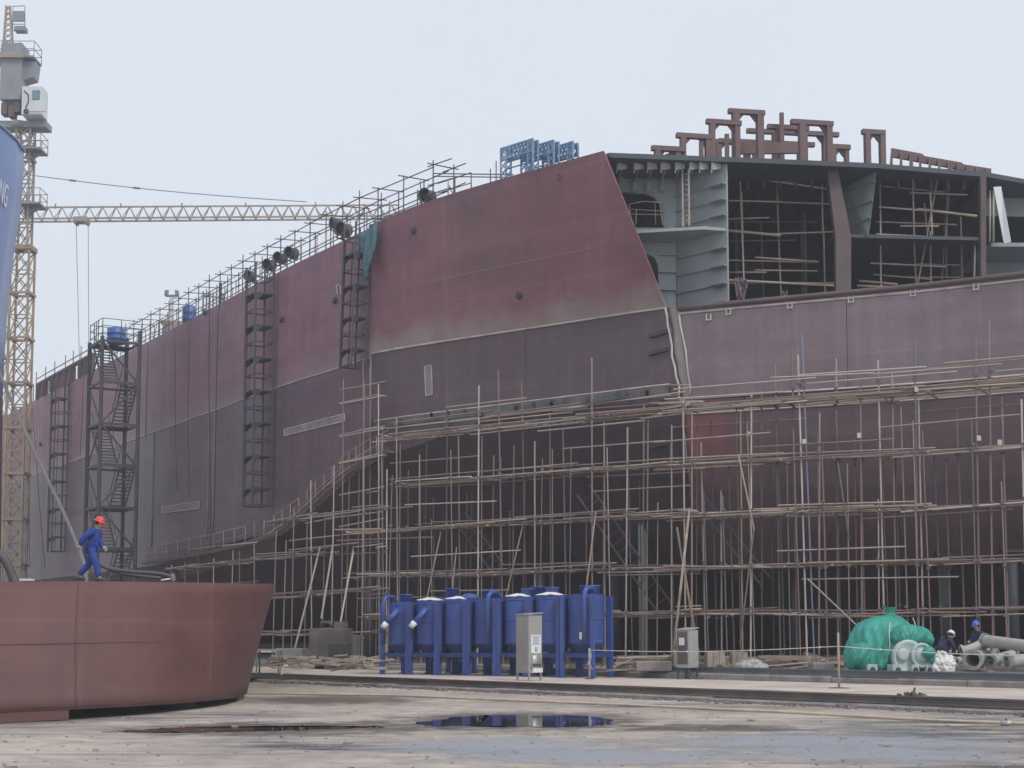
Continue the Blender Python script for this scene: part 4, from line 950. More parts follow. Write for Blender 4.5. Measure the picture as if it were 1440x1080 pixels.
pole(dpt(hu(612, ZD), 1.0, .2), dpt(hu(659, ZD), 1.0, .2), .028, M_['poled'], dr2, 'rail'); pole(dpt(hu(612, ZD), .5, .2), dpt(hu(659, ZD), .5, .2), .024, M_['poled'], dr2, 'rail')
# bulwark with freeing openings at the far left
bw = thing('bulwark_rail', hull(hu(90, ZD), ZD, 0), 'heavy dark bulwark rail with openings left of the stair tower', 'railing')
for px in (53, 62, 72, 82, 91, 100, 112, 120, 127):
    u = hu(px, ZD); m = MB(); m.box(dpt(u, .6, .1) , (.45, .45, 1.3)); m.build('stanchion', M_['brown'], bw)
m = MB(True); us = useq(hu(52, ZD), hu(128, ZD), 2); m.path([dpt(u, 1.35, .1) for u in us], .19, 8); m.build('top_rail', M_['brown'], bw)
for px in (51, 64, 77, 92, 103, 114, 124):
    u = hu(px, ZD); pole(dpt(u, -.1, -.05), dpt(u, 2.5, -.05), .04, M_['poled'], bw, 'upright')
m = MB(True); m.path([dpt(u, 1.85, -.05) for u in us], .045, 6); m.build('ledger', M_['poled'], bw)
for px in (36, 40, 45): u = hu(px, ZD); pole(dpt(u, 0, .1), dpt(u, 1.5, .1), .05, M_['poled'], bw, 'upright')

# ------------------------------------------------------------------ ventilation fans on the deck edge
def fan(px, py, sz, ang, label):
    u = hu(px, ZD); c = dpt(u, 0, .75); c.z = ZD; d = proj(c); 
    Yc = c.y; s = sz * Yc / F; q = atY(px, py, Yc); M = Matrix.Translation(q) @ Matrix.Rotation(ang, 4, 'Z') @ Matrix.Diagonal((s, s, s, 1))
    t = thing('ventilation_fan', q, label, 'fan', 'ventilation fans on the deck edge')
    Rx = Matrix.Rotation(R(90), 4, 'X')
    if 'b' not in FAN:
        m = MB(True); m.lathe([(.34, -.42), (.44, -.36), (.42, -.30), (.40, -.1), (.40, .25), (.45, .33), (.45, .38), (.38, .38), (.36, .25), (.36, -.28)], (0, 0, 0), 20); FAN['b'] = m.mesh('casing')
        m = MB(); 
        for k in range(6):
            a = k * math.pi / 3; m.beam((.06 * math.cos(a), .06 * math.sin(a), 0), (.35 * math.cos(a), .35 * math.sin(a), .05), .12, .02)
        m.lathe([(.09, -.15), (.1, 0), (.06, .12)], (0, 0, 0), 10); FAN['w'] = m.mesh('impeller')
        m = MB()
        for sx in (-.3, .3): m.beam((sx, -.3, -.5), (sx, .3, -.5), .06, .06); m.beam((sx, -.2, -.5), (sx, -.2, -.2), .05, .05); m.beam((sx, .2, -.5), (sx, .2, -.2), .05, .05)
        FAN['s'] = m.mesh('stand')
    obj('casing', FAN['b'], M_['fan'], t, M @ Rx); obj('impeller', FAN['w'], M_['black'], t, M @ Rx); obj('stand', FAN['s'], M_['black'], t, M)
FAN = {}
for px, py, sz, a, lab in [(601, 276, 24, R(-35), 'dark drum fan standing alone highest along the deck edge'), (472, 314, 19, R(-60), 'upper dark drum fan beside the leaning ladder tower'), (483, 323, 24, R(-35), 'lower dark drum fan touching the leaning ladder tower'),
                           (410, 356, 20, R(-35), 'right one of three dark drum fans above the mid hull ladder tower'), (394, 363, 19, R(-35), 'middle one of three dark drum fans above the mid hull ladder tower'), (379, 373, 19, R(-35), 'left one of three dark drum fans above the mid hull ladder tower'), (352, 388, 17, R(-35), 'small dark drum fan left of the mid hull ladder tower head')]:
    fan(px, py, sz, a, lab)
# ------------------------------------------------------------------ things on deck
def dobj(px, inn): u = hu(px, ZD); return dpt(u, 0, inn)
p = dobj(252, .7); barrel(p + Zv * .05, 1.3, .48, 'drum', 'blue barrel on the deck edge right of the lamp post', None); 
p = dobj(221, 1.0); t = thing('lamp_post', p, 'white post with two lamp heads on a pale drum base at deck edge', 'lamp post')
hz = lambda y: 1.9 + (YH - y) * p.y / F
m = MB(True); m.lathe([(.55, 0), (.60, .2), (.60, hz(452) - ZD - .1), (.75, hz(450) - ZD), (.75, hz(447) - ZD), (.3, hz(446) - ZD)], p, 16); m.build('base', M_['cream'], t)
m = MB(); m.box((p.x, p.y, (hz(446) + hz(412)) / 2), (.26, .26, hz(412) - hz(446))); m.build('post', M_['cab'], t)
m = MB(); m.box((p.x, p.y, hz(410)), (.85, .2, .12)); m.build('cross_arm', M_['cgrey'], t)
for s in (-1, 1):
    m = MB(); m.prism([Vector((p.x + s * .27, p.y - .15, hz(411))), Vector((p.x + s * .5, p.y - .15, hz(410))), Vector((p.x + s * .48, p.y - .15, hz(403))), Vector((p.x + s * .25, p.y - .15, hz(402)))], (0, .3, 0)); m.build('lamp_head', M_['cgrey'], t)
p = dobj(283, .8); t = thing('pallet_stack', p, 'grey slatted rack standing behind the guard poles on deck', 'rack')
for k in range(7): m = MB(); m.box(p + Vector((.2 * (k - 3), .1 * (k - 3), .75)), (.1, .1, 1.5)); m.build('slat', M_['cgrey'], t)
for h in (.3, 1.2): m = MB(); m.beam(p + Vector((-.7, -.35, h)), p + Vector((.7, .35, h)), .06, .1); m.build('cross_bar', M_['cgrey'], t)
p = dobj(308, .1); t = MB(True); 
for k in range(7): t.path([p + Vector((.06 * math.sin(k * 2.1 + j), .06 * math.cos(k * 1.3 + j * .7) - .1, 1.35 - j * .17 * (1 + .05 * k))) for j in range(9)], .05, 5)
tag(t.build('hose_bundle', M_['hosek']), 'dark bundle of hoses hung on the guard poles at deck edge', 'hose bundle')
p = dobj(842, .7); t = thing('vent_post', p, 'small cream capped vent post behind the tip of the red plate', 'vent')
z1, z2 = 1.9 + (YH - 208) * p.y / F, 1.9 + (YH - 205) * p.y / F
m = MB(True); m.lathe([(.12, ZD - p.z), (.12, z1 - p.z)], p, 12); m.build('pipe', M_['cream'], t); m = MB(True); m.lathe([(.14, z1 - p.z - .06), (.19, z1 - p.z - .02), (.19, z1 - p.z + .05), (.1, z1 - p.z + .08)], p, 12); m.build('cap', M_['black'], t)
# blue lattice trestles
def trestle(xr, yr, xl, yl, inn, label):
    ur = hu(xr, ZD); Yr = hull(ur, ZD, -inn).y + .6; pr = atY(xr, yr, Yr); d = Vector((-.72, .69, 0)).normalized()
    L = 3.2
    best = None
    for k in range(60):                                # length that ends at the photographed left end
        q = pr + d * (1 + k * .08)
        if proj(q)[0] <= xl: L = 1 + k * .08; break
    q = pr + d * L; t = thing('trestle', Vector((pr.x, pr.y, ZD)), label, 'trestle', 'blue trestles on deck'); n = Vector((-d.y, d.x, 0))
    hb = .55
    for s in (0, 1):
        o = n * (.35 * s); 
        for hh in (0, -hb): m = MB(); m.beam(pr + o + Zv * hh, q + o + Zv * hh, .09, .09); m.build('chord', M_['trestle'], t)
        N2 = 9; m = MB()
        for k in range(N2): a = pr.lerp(q, k / N2) + o; b = pr.lerp(q, (k + 1) / N2) + o; m.beam(a, b - Zv * hb, .045, .045); m.beam(a - Zv * hb, b, .045, .045)
        m.build('lacing', M_['trestle'], t)
        for e, base in ((pr, 0), (q, L)):
            w0 = d * (.35 if base == 0 else -.35)
            for f in (Vector((0, 0, 0)), w0): m = MB(); m.beam(e + o + f - Zv * .02, Vector((e.x, e.y, ZD)) + o + f, .08, .08); m.build('leg', M_['trestle'], t)
            m = MB(); hgt = e.z - ZD; K_ = 6
            for k in range(K_): m.beam(e + o + Zv * (-hgt * k / K_), e + o + w0 + Zv * (-hgt * (k + 1) / K_), .04, .04); m.beam(e + o + w0 + Zv * (-hgt * k / K_), e + o + Zv * (-hgt * (k + 1) / K_), .04, .04)
            m.build('leg_lacing', M_['trestle'], t)
    for k, h in enumerate((.9, 1.4)): pole(pr - Zv * h, q - Zv * h, .035, M_['trestle'], t, 'tie_rod')
    m = MB(); m.beam(pr - Zv * .8 + d * .4, pr + d * (L * .5) - Zv * 2.3, .05, .05); m.build('brace', M_['trestle'], t)
trestle(757, 198, 712, 215, 1.4, 'left one of three blue lattice trestles on the deck'); trestle(786, 200, 741, 217, 2.6, 'middle one of three blue lattice trestles on the deck'); trestle(813, 202, 770, 218, 3.8, 'right one of three blue lattice trestles on the deck')
# hanging cables down the side
for k, (xt, yt, xb, yb, r) in enumerate([(245, 462, 246, 690, .022), (265, 450, 263, 700, .022), (294, 435, 295, 770, .03), (308, 418, 298, 790, .028), (118, 525, 108, 640, .03), (39, 565, 41, 800, .03), (44, 560, 62, 800, .03), (36, 570, 30, 800, .03)]):
    a = hpix(xt, yt, .25); pa = hull(*a, .25); ub_ = su(xb, 5, .6); pb = spt(ub_, 0, .6); pb.z = 1.9 + (YH - yb) * pb.y / F
    m = MB(True); m.path([pa.lerp(pb, f) + Vector((.03 * math.sin(f * 7 + k), 0, 0)) for f in [i / 8 for i in range(9)]], r, 5)
    tag(m.build('hanging_cable', M_['black']), ['thin cable hanging straight right of the stair tower, leftmost', 'thin cable hanging straight, second right of the stair tower', 'cable hanging along the pale vertical weld of the grey shell', 'dark hose hanging slanted from the hose bundle at deck edge', 'cable hanging between the left ladder tower and the stair tower', 'cable hanging vertically nearest the left ladder tower', 'slanting cable hanging left of the left ladder tower', 'cable hanging just right of the crane mast'][k], 'cable', 'cables down the hull side')
# ------------------------------------------------------------------ scaffolds inside the open bays
def bay(name, label, poles_, Y):
    a = atY(poles_[0][0], 430, Y); t = thing('bay_scaffold', (a.x, a.y, ZS), label, 'scaffold', 'scaffolds inside the open bays')
    for i, (x0, y0, x1, y1, dy, mt) in enumerate(poles_):
        vert = abs(x1 - x0) < abs(y1 - y0)
        p0, p1 = atY(x0, y0, Y + dy), atY(x1, y1, Y + dy)
        if vert and p1.z - ZS < 1.3: p1 = p0 + (p1 - p0) * ((p0.z - ZS) / (p0.z - p1.z))
        pole(p0, p1, .043 if mt != 'board' else .065, M_[mt], t, 'upright' if vert else 'ledger')
bay('a', 'tube scaffold in the dark bay beside the grey stiffened bulkhead', [(1040, 229, 1046, 400, 0, 'polec'), (1043, 270, 1047, 440, .4, 'pole'), (1092, 252, 1099, 440, .3, 'pole'), (1156, 248, 1157, 330, .2, 'pole'), (1158, 318, 1161, 440, 0, 'pole'), (1132, 300, 1134, 430, 2, 'poled'), (1070, 312, 1074, 430, 2, 'poled'),
     (1036, 248, 1118, 255, 0, 'pole'), (1048, 249, 1166, 266, 0, 'polec'), (1022, 282, 1100, 284, 0, 'pole'), (1090, 284, 1170, 287, 0, 'pole'), (1022, 308, 1082, 306, .2, 'pole'), (1022, 324, 1098, 331, 0, 'board'), (1085, 329, 1174, 326, 0, 'pole'), (1022, 312, 1150, 312, 2, 'poled'), (1022, 339, 1120, 338, 2, 'poled'), (1022, 366, 1152, 369, .2, 'pole'), (1062, 362, 1150, 368, 0, 'pole'), (1024, 383, 1078, 383, 0, 'pole'), (1062, 380, 1150, 381, .3, 'pole'), (1022, 394, 1180, 402, 0, 'board'), (1024, 398, 1175, 398, .3, 'pole'), (1030, 260, 1100, 262, 1.5, 'poled')], 67.8)
bay('b', 'tube scaffold in the dark bay right of the slanted bulkhead', [(1237, 240, 1239, 345, 0, 'pole'), (1238, 300, 1239, 440, 0, 'polec'), (1283, 228, 1286, 360, -.5, 'cable'), (1286, 350, 1290, 440, 0, 'pole'), (1308, 268, 1311, 330, 0, 'polec'), (1308, 325, 1310, 440, 0, 'pole'), (1351, 305, 1354, 440, 0, 'pole'), (1371, 336, 1369, 440, 0, 'polec'), (1332, 240, 1330, 440, .5, 'cable'), (1322, 232, 1283, 440, -.3, 'pole'), (1300, 286, 1304, 330, .4, 'pole'), (1338, 230, 1320, 440, .2, 'cable'),
     (1239, 262, 1328, 270, 0, 'pole'), (1280, 271, 1360, 274, 0, 'pole'), (1236, 291, 1300, 296, 0, 'polec'), (1290, 294, 1374, 304, 0, 'board'), (1232, 312, 1345, 316, .4, 'pole'), (1266, 318, 1320, 318, 0, 'pole'), (1232, 330, 1315, 334, -.6, 'board'), (1280, 338, 1378, 337, -.6, 'board'), (1224, 370, 1330, 375, 0, 'pole'), (1290, 371, 1350, 373, .3, 'pole'), (1228, 386, 1310, 393, 0, 'pole'), (1265, 390, 1350, 390, .3, 'pole'), (1208, 395, 1262, 400, 0, 'board'), (1205, 402, 1250, 404, -.3, 'board')], 67.9)
ld = ladder_between(atY(965, 318, 65.3), atY(964, 238, 65.3), .30, 'vertical pale ladder before the grey stiffened bulkhead under the upper deck', None, 'polec', 11, 'fixed_ladder')
rl = thing('opening_rail', atY(905, 318, 66.9), 'pale tube railing across the arched opening in the web frame', 'railing')
for (x0, y0, x1, y1) in [(885, 287, 887, 316), (921, 285, 922, 316), (928, 286, 932, 316), (895, 294, 894, 316), (885, 287, 905, 283), (905, 283, 935, 285), (886, 294, 935, 297), (886, 301, 934, 302)]: pole(atY(x0, y0, 66.8), atY(x1, y1, 66.8), .025, M_['polec'], rl, 'rail')
for cx, cy, nn, lab in [(1042, 408, 14, 'tangle of purple cables spilling over the rim beside the grey bulkhead'), (1104, 409, 6, 'small hank of purple cables on the rim below the dark bay')]:
    m = MB(True)
    for k in range(nn):
        w0 = random.uniform(-1, 1) * (9 if nn > 8 else 4); pts = [atY(cx + w0 * math.sin(f * math.pi) * 1.0 + (f - .5) * w0, cy + 16 - 34 * math.sin(f * math.pi) * random.uniform(.7, 1.0) * (1 if nn > 8 else .5), 64.0 + (cx - 1042) * -.012 + random.uniform(-.15, .25)) for f in [i / 10 for i in range(11)]]
        m.path(pts, .028, 5)
    tag(m.build('cable_hank', M_['cable']), lab, 'cables')

# ================================================================== HULL BLOCK AT THE LEFT
blk = thing('hull_block', (-10, 40, 0), 'low red primed hull section lying on the yard at left', 'hull section')
BT = [(-260, 818, 30.0), (-120, 818, 32.2), (0, 818, 34.2), (95, 817.5, 35.6), (130, 817.5, 36.2), (200, 818, 37.6), (270, 819, 39.6), (320, 820, 41.6), (355, 820.6, 43.6), (376, 821, 45.4), (387, 821.3, 47.2)]
BB = [(-260, 1018, 28.2), (-120, 1007, 30.6), (0, 1001, 32.3), (94, 997.5, 33.7), (126, 996, 34.2), (200, 992.5, 35.8), (270, 987.5, 38.2), (310, 984, 40.2), (331, 981, 42.2), (341, 978.5, 44.0), (347, 976, 45.8)]
BTp = [atY(*q) for q in BT]; BBp = [atY(*q) for q in BB]
def bsec(a, b, k, nz=10):
    r = []
    for j in range(nz + 1):
        t = j / nz; p = b.lerp(a, t); bulge = .07 * math.sin(t * math.pi) * (1 - .3 * k); r.append(p + Vector((-.3, -.95, 0)) * bulge * .8)
    return r
rows = []
def crs(P, i, t):
    p0, p1, p2, p3 = P[max(i - 1, 0)], P[i], P[i + 1], P[min(i + 2, len(P) - 1)]
    return .5 * ((2 * p1) + (p2 - p0) * t + (2 * p0 - 5 * p1 + 4 * p2 - p3) * t * t + (3 * p1 - p0 - 3 * p2 + p3) * t ** 3)
for i in range(len(BTp) - 1):
    for s in range(5):
        f = s / 5; rows.append(bsec(crs(BTp, i, f), crs(BBp, i, f), i / 10))
rows.append(bsec(BTp[-1], BBp[-1], 1))
e1 = Vector((BTp[-1].x * 1.075, BTp[-1].y + 3, BTp[-1].z)); e2 = Vector((BBp[-1].x * 1.075, BBp[-1].y + 3, BBp[-1].z)); rows.append(bsec(e1, e2, 1))
e1 = e1 + Vector((-1.6, 9, 0)); e2 = e2 + Vector((-1.6, 9, 0)); rows.append(bsec(e1, e2, 1))
m = MB(True); m.grid(rows); m.uv = [(i * .28, p.z) for i, r in enumerate(rows) for p in r]; o = m.build('shell_plate', M_['block'], blk); sdm = o.modifiers.new('thick', 'SOLIDIFY'); sdm.thickness = .03; sdm.offset = 1
kp = [atY(x, y, Y) for x, y, Y in ((-260, 1016, 28.3), (-120, 1005, 30.7), (0, 999.5, 32.4), (95, 996, 33.8))]; kb = [V3_((p.x, p.y, .015)) for p in kp]
m = MB(); m.grid([kb, kp]); o = m.build('keel_plate', M_['block'], blk); sdm = o.modifiers.new('thick', 'SOLIDIFY'); sdm.thickness = .05; sdm.offset = -1
m = MB(); dk = [r[-1] - Zv * .03 for r in rows]; back = [Vector((p.x - 6 - .3 * (50 - p.y), p.y + 14, p.z)) for p in dk]
m.grid([dk, [p.lerp(q, .5) for p, q in zip(dk, back)], back]); m.build('deck_plate', M_['brown'], blk)
m = MB(); bt = [r[0] + Zv * .05 for r in rows]; m.grid([bt, [Vector((p.x - 3 - .3 * (50 - p.y), p.y + 14, p.z)) for p in bt]]); m.build('bottom_plate', M_['black'], blk)
m = MB(True); m.path([r[5] + Vector((-.01, -.035, 0)) for r in rows[:-2]], .011, 5); m.build('weld_seam', M_['block'], blk)
for ri_ in (17, 33, 43):
    m = MB(True); m.path([p + Vector((-.01, -.035, 0)) for p in rows[ri_]], .009, 5); m.build('weld_seam', M_['block'], blk)
for x, y in [(150, 1004), (228, 998), (300, 988), (60, 1009)]:
    p = atZ(x, y, 0); p.y += 1.4; t = thing('support_block', p, {150: 'dark support block under the cut edge of the red section, left', 228: 'dark support block under the middle of the red section', 300: 'dark support block under the right end of the red section', 60: 'dark support block under the keel of the red section'}[x], 'support block', 'blocks under the red section')
    m = MB(); m.box(p + Zv * .08, (1.0, .8, .16)); m.build('base', M_['rail'], t); m = MB(); m.box(p + Zv * .21, (.7, .6, .09)); m.build('timber', M_['wood'], t)
# hoses and cable on the block
def on_block(x, Y, dzz=.06):
    p = atY(x, 818, Y); k = min(max((x + 260) / 647, 0), 1); p.z = 3.02 + k * .46 + dzz; return p
def hose(name, pts, r, mt, label, cat='hose', group=None, n=8):
    P = []
    for i in range(len(pts) - 1):
        p0, p1, p2, p3 = pts[max(i - 1, 0)], pts[i], pts[i + 1], pts[min(i + 2, len(pts) - 1)]
        for k in range(6):
            t = k / 6; P.append(.5 * ((2 * p1) + (p2 - p0) * t + (2 * p0 - 5 * p1 + 4 * p2 - p3) * t * t + (3 * p1 - p0 - 3 * p2 + p3) * t ** 3))
    P.append(pts[-1]); m = MB(True); m.path(P, r, n); return tag(m.build(name, M_[mt]), label, cat, group)
hose('air_hose', [atY(142, 795, 41), atY(160, 801, 41), atY(190, 804.5, 41), atY(225, 807, 41), atY(246, 813, 41)], .055, 'hosek', 'upper dark hose lying on the red section right of the walking worker', 'hose', 'hoses on the red section')
hose('air_hose', [atY(150, 799, 41.6), atY(170, 806, 41.6), atY(200, 810.5, 41.6), atY(226, 813, 41.6)], .045, 'hosek', 'lower dark hose lying on the red section right of the walking worker', 'hose', 'hoses on the red section')
hose('bent_hose', [atY(-12, 770, 39), atY(4, 784, 39), atY(12, 797, 39), atY(18, 812, 39), atY(22, 822, 39)], .12, 'hosek', 'thick black hose bent over the left end of the red section')
p = atY(243, 815, 40.5); t = thing('hose_valve', p, 'small reddish valve with pale handle at the end of the hoses', 'valve')
m = MB(True); m.lathe([(.05, -.1), (.08, 0), (.06, .08), (.04, .16)], p, 10); m.build('body', M_['poler'], t); m = MB(True); m.tube(p + Vector((-.32, 0, -.02)), p + Vector((-.05, 0, .02)), .025); m.build('handle', M_['white'], t)
m = MB(); p = on_block(38, 36.2, .0); m.box(p, (.28, .25, .05)); tag(m.build('paint_rag', M_['white']), 'small white rag on the rim of the red section below the crane mast', 'rag')
hose('mooring_cable', [atY(-20, 480, 62), atY(20, 572, 58), atY(60, 660, 54), atY(90, 722, 51), atY(112, 775, 47), atY(120, 800, 43.5), on_block(122, 42, -.1)], .065, 'wire', 'thick grey cable slanting from the blue ship down behind the worker', 'cable')

# ================================================================== PEOPLE
def skinmesh(name, V, E, rad, mt, parent, M, root=0, sub=1):
    me = bpy.data.meshes.new(name); me.from_pydata(V, E, []); me.materials.append(mt); o = obj(name, me, None, parent, M)
    md = o.modifiers.new('skin', 'SKIN'); md.use_smooth_shade = True
    if not me.skin_vertices:
        bm = bmesh.new(); bm.from_mesh(me); bm.verts.layers.skin.verify(); bm.to_mesh(me); bm.free()
    for i, r in enumerate(rad):
        sv = me.skin_vertices[0].data[i]; sv.radius = (r, r) if not isinstance(r, tuple) else r; sv.use_root = (i == root)
    ss = o.modifiers.new('sub', 'SUBSURF'); ss.levels = 2; ss.render_levels = 2; return o
def wrinkle(o, st=.035, sz=.11):
    if 'cloth_wrinkle' not in bpy.data.textures: tx = bpy.data.textures.new('cloth_wrinkle', 'CLOUDS'); tx.noise_scale = sz; tx.noise_type = 'HARD_NOISE'; tx.noise_depth = 1
    d = o.modifiers.new('wrinkle', 'DISPLACE'); d.texture = bpy.data.textures['cloth_wrinkle']; d.strength = -st; d.texture_coords = 'LOCAL'
def person(M, J, label, cloth, helmet, group=None, trousers=None):
    t = thing('person', (0, 0, 0), label, 'person', group, M)
    def chain(keys, inc):
        V = [J[k] for k in keys]; return V
    order = ['pel', 'spi', 'che', 'nec', 'jaw', 'sku', 'crn', 'nos', 'earl', 'earr', 'shl', 'ell', 'wrl', 'hal', 'shr', 'elr', 'wrr', 'har', 'hil', 'knl', 'anl', 'tol', 'hir', 'knr', 'anr', 'tor']
    h = J['sku']; f = J.get('face', Vector((1, 0, -.12))); s = Vector((-f.y, f.x, 0)).normalized()
    J = dict(J); J['crn'] = h + Vector((0, 0, .06)); J['nos'] = h + f * .115 + Zv * -.02; J['earl'] = h + s * .098; J['earr'] = h - s * .098
    idx = {k: i for i, k in enumerate(order)}
    ed = [('pel', 'spi'), ('spi', 'che'), ('che', 'nec'), ('nec', 'jaw'), ('jaw', 'sku'), ('sku', 'crn'), ('sku', 'nos'), ('sku', 'earl'), ('sku', 'earr'), ('che', 'shl'), ('shl', 'ell'), ('ell', 'wrl'), ('wrl', 'hal'), ('che', 'shr'), ('shr', 'elr'), ('elr', 'wrr'), ('wrr', 'har'),
          ('pel', 'hil'), ('hil', 'knl'), ('knl', 'anl'), ('anl', 'tol'), ('pel', 'hir'), ('hir', 'knr'), ('knr', 'anr'), ('anr', 'tor')]
    rb = dict(pel=.07, spi=.07, che=.06, nec=.058, jaw=.078, sku=.098, crn=.085, nos=.022, earl=.02, earr=.02, shl=.02, ell=.025, wrl=.03, hal=.034, shr=.02, elr=.025, wrr=.03, har=.034, hil=.06, knl=.05, anl=.04, tol=.035, hir=.06, knr=.05, anr=.04, tor=.035)
    skinmesh('body', [tuple(J[k]) for k in order], [(idx[a], idx[b]) for a, b in ed], [rb[k] for k in order], M_['skin'], t, M)
    co = ['hem', 'pel', 'spi', 'che', 'col', 'cll', 'shl', 'mal', 'ell', 'wrl', 'clr', 'shr', 'mar', 'elr', 'wrr']; J['col'] = J['che'].lerp(J['nec'], .75)
    for e_ in 'lr': J['cl' + e_] = J['che'].lerp(J['sh' + e_], .55) + Zv * .01; J['ma' + e_] = J['sh' + e_].lerp(J['el' + e_], .45)
    J['hem'] = J['pel'] - Zv * .07
    rc = dict(hem=(.175, .145), cll=.125, clr=.125, mal=.088, mar=.088, pel=(.165, .135), spi=(.17, .135), che=(.19, .155), col=.085, shl=.098, ell=.075, wrl=.062, shr=.098, elr=.078, wrr=.062)
    ix = {k: i for i, k in enumerate(co)}
    jk = skinmesh('jacket', [tuple(J[k]) for k in co], [(ix[a], ix[b]) for a, b in (('hem', 'pel'), ('pel', 'spi'), ('spi', 'che'), ('che', 'col'), ('che', 'cll'), ('cll', 'shl'), ('shl', 'mal'), ('mal', 'ell'), ('ell', 'wrl'), ('che', 'clr'), ('clr', 'shr'), ('shr', 'mar'), ('mar', 'elr'), ('elr', 'wrr'))], [rc[k] for k in co], cloth, t, M)
    lo = ['pel', 'hil', 'knl', 'anl', 'hir', 'knr', 'anr']; rl_ = [(.15, .13), .115, .092, .078, .115, .092, .078]
    wrinkle(jk)
    tr_ = skinmesh('trousers', [tuple(J[k]) for k in lo], [(0, 1), (1, 2), (2, 3), (0, 4), (4, 5), (5, 6)], rl_, trousers or cloth, t, M); wrinkle(tr_)
    for a, b in (('anl', 'tol'), ('anr', 'tor')):
        d = (J[b] - J[a]); d.z = 0; d = d.normalized() if d.length > .01 else Vector((1, 0, 0)); sd_ = Vector((-d.y, d.x, 0)); c = J[b] - Zv * .01
        rws = []
        for k, (fx, wd, hg) in enumerate([(-.22, .05, .10), (-.16, .062, .12), (-.05, .06, .11), (.05, .062, .075), (.10, .05, .05)]):
            q = Vector((J[b].x, J[b].y, J['solez'] if 'solez' in J else J[b].z - .04)) + d * fx
            rws.append([q + sd_ * wd, q + sd_ * wd * .95 + Zv * hg * .7, q + Zv * hg, q - sd_ * wd * .95 + Zv * hg * .7, q - sd_ * wd])
        m = MB(True); m.grid(rws, True); m.add(rws[0], [(0, 1, 2, 3, 4)]); m.add(rws[-1], [(4, 3, 2, 1, 0)]); m.build('shoe', M_['shoe'], t, M)
    for wv, hv, sg in (('wrl', 'hal', 1), ('wrr', 'har', -1)):
        a, b = J[wv], J[hv]; d = (b - a).normalized(); sx = d.cross(Vector((0, 1, 0))).normalized(); ny = sx.cross(d)
        m = MB(True); m.path([a, a.lerp(b, .5), b], [.038, .045, .042], 8)
        for i, ln in enumerate((.075, .085, .08, .062)):
            o = sx * ((i - 1.5) * .021); m.path([b + o, b + o + d * ln * .5 + ny * .01, b + o + d * ln * .85 + ny * .035], [.0105, .010, .008], 6)
        q = a.lerp(b, .45) + sx * .035; m.path([q, q + sx * .035 + d * .03, q + sx * .04 + d * .07 + ny * .01], [.012, .011, .009], 6)
        m.build('glove', M_['glove'], t, M)
    # hair under the helmet, helmet with brim, peak and ridge
    c = h + Zv * .035 - f * .005
    m = MB(True); m.lathe([(.098, -.06), (.104, -.02), (.104, .03)], c - f * .012, 14); m.build('hair', M_['hair'], t, M)
    Mh = M @ Matrix.Translation(c + Zv * .02) @ (Vector((f.x, f.y, f.z)).to_track_quat('X', 'Z').to_matrix().to_4x4())
    m = MB(True); dome = [(.150, 0), (.152, .012), (.130, .016), (.128, .05), (.112, .09), (.08, .122), (.04, .138), (.008, .142)]; m.lathe(dome, (0, 0, 0), 20)
    hm = m.build('helmet', helmet, t, Mh @ Matrix.Diagonal((1.08, .95, 1, 1)))
    m = MB(True); m.grid([[Vector((.12, y, .008)) for y in (-.09, 0, .09)], [Vector((.17, y, .002)) for y in (-.075, 0, .075)], [Vector((.205 - abs(y) * .4, y, -.012)) for y in (-.05, 0, .05)]]); o = m.build('peak', helmet, hm, Mh); o.modifiers.new('t', 'SOLIDIFY').thickness = .008
    m = MB(True); m.path([Vector((.12 * math.cos(a), 0, .012 + .128 * math.sin(a))) for a in [math.pi * k / 10 for k in range(11)]], .014, 6); m.build('ridge', helmet, hm, Mh)
    return t
V3 = Vector
JW = dict(pel=V3((0, 0, .90)), spi=V3((.02, 0, 1.08)), che=V3((.055, 0, 1.27)), nec=V3((.095, 0, 1.43)), jaw=V3((.135, 0, 1.475)), sku=V3((.150, 0, 1.555)), face=V3((.94, 0, -.30)),
          shr=V3((.03, -.18, 1.34)), elr=V3((-.17, -.25, 1.12)), wrr=V3((-.25, -.22, .92)), har=V3((-.285, -.20, .85)), shl=V3((.07, .18, 1.34)), ell=V3((.10, .25, 1.09)), wrl=V3((.24, .2, .93)), hal=V3((.30, .18, .89)),
          hir=V3((.02, -.09, .86)), knr=V3((.20, -.10, .48)), anr=V3((.30, -.10, .10)), tor=V3((.44, -.11, .055)), hil=V3((-.01, .09, .86)), knl=V3((-.06, .09, .46)), anl=V3((-.33, .09, .14)), tol=V3((-.24, .09, .05)), solez=0.0)
wp = atY(125, 818, 37.8); wp.z = 3.02 + (129 + 260) / 647 * .46 - .02
person(Matrix.Translation(wp) @ Matrix.Rotation(R(-6), 4, 'Z') @ Matrix.Rotation(R(4), 4, 'Y') @ Matrix.Diagonal((.93, .93, .93, 1)), JW, 'worker in blue coverall and red helmet walking along the red hull section', M_['coverall'], M_['helmred'])
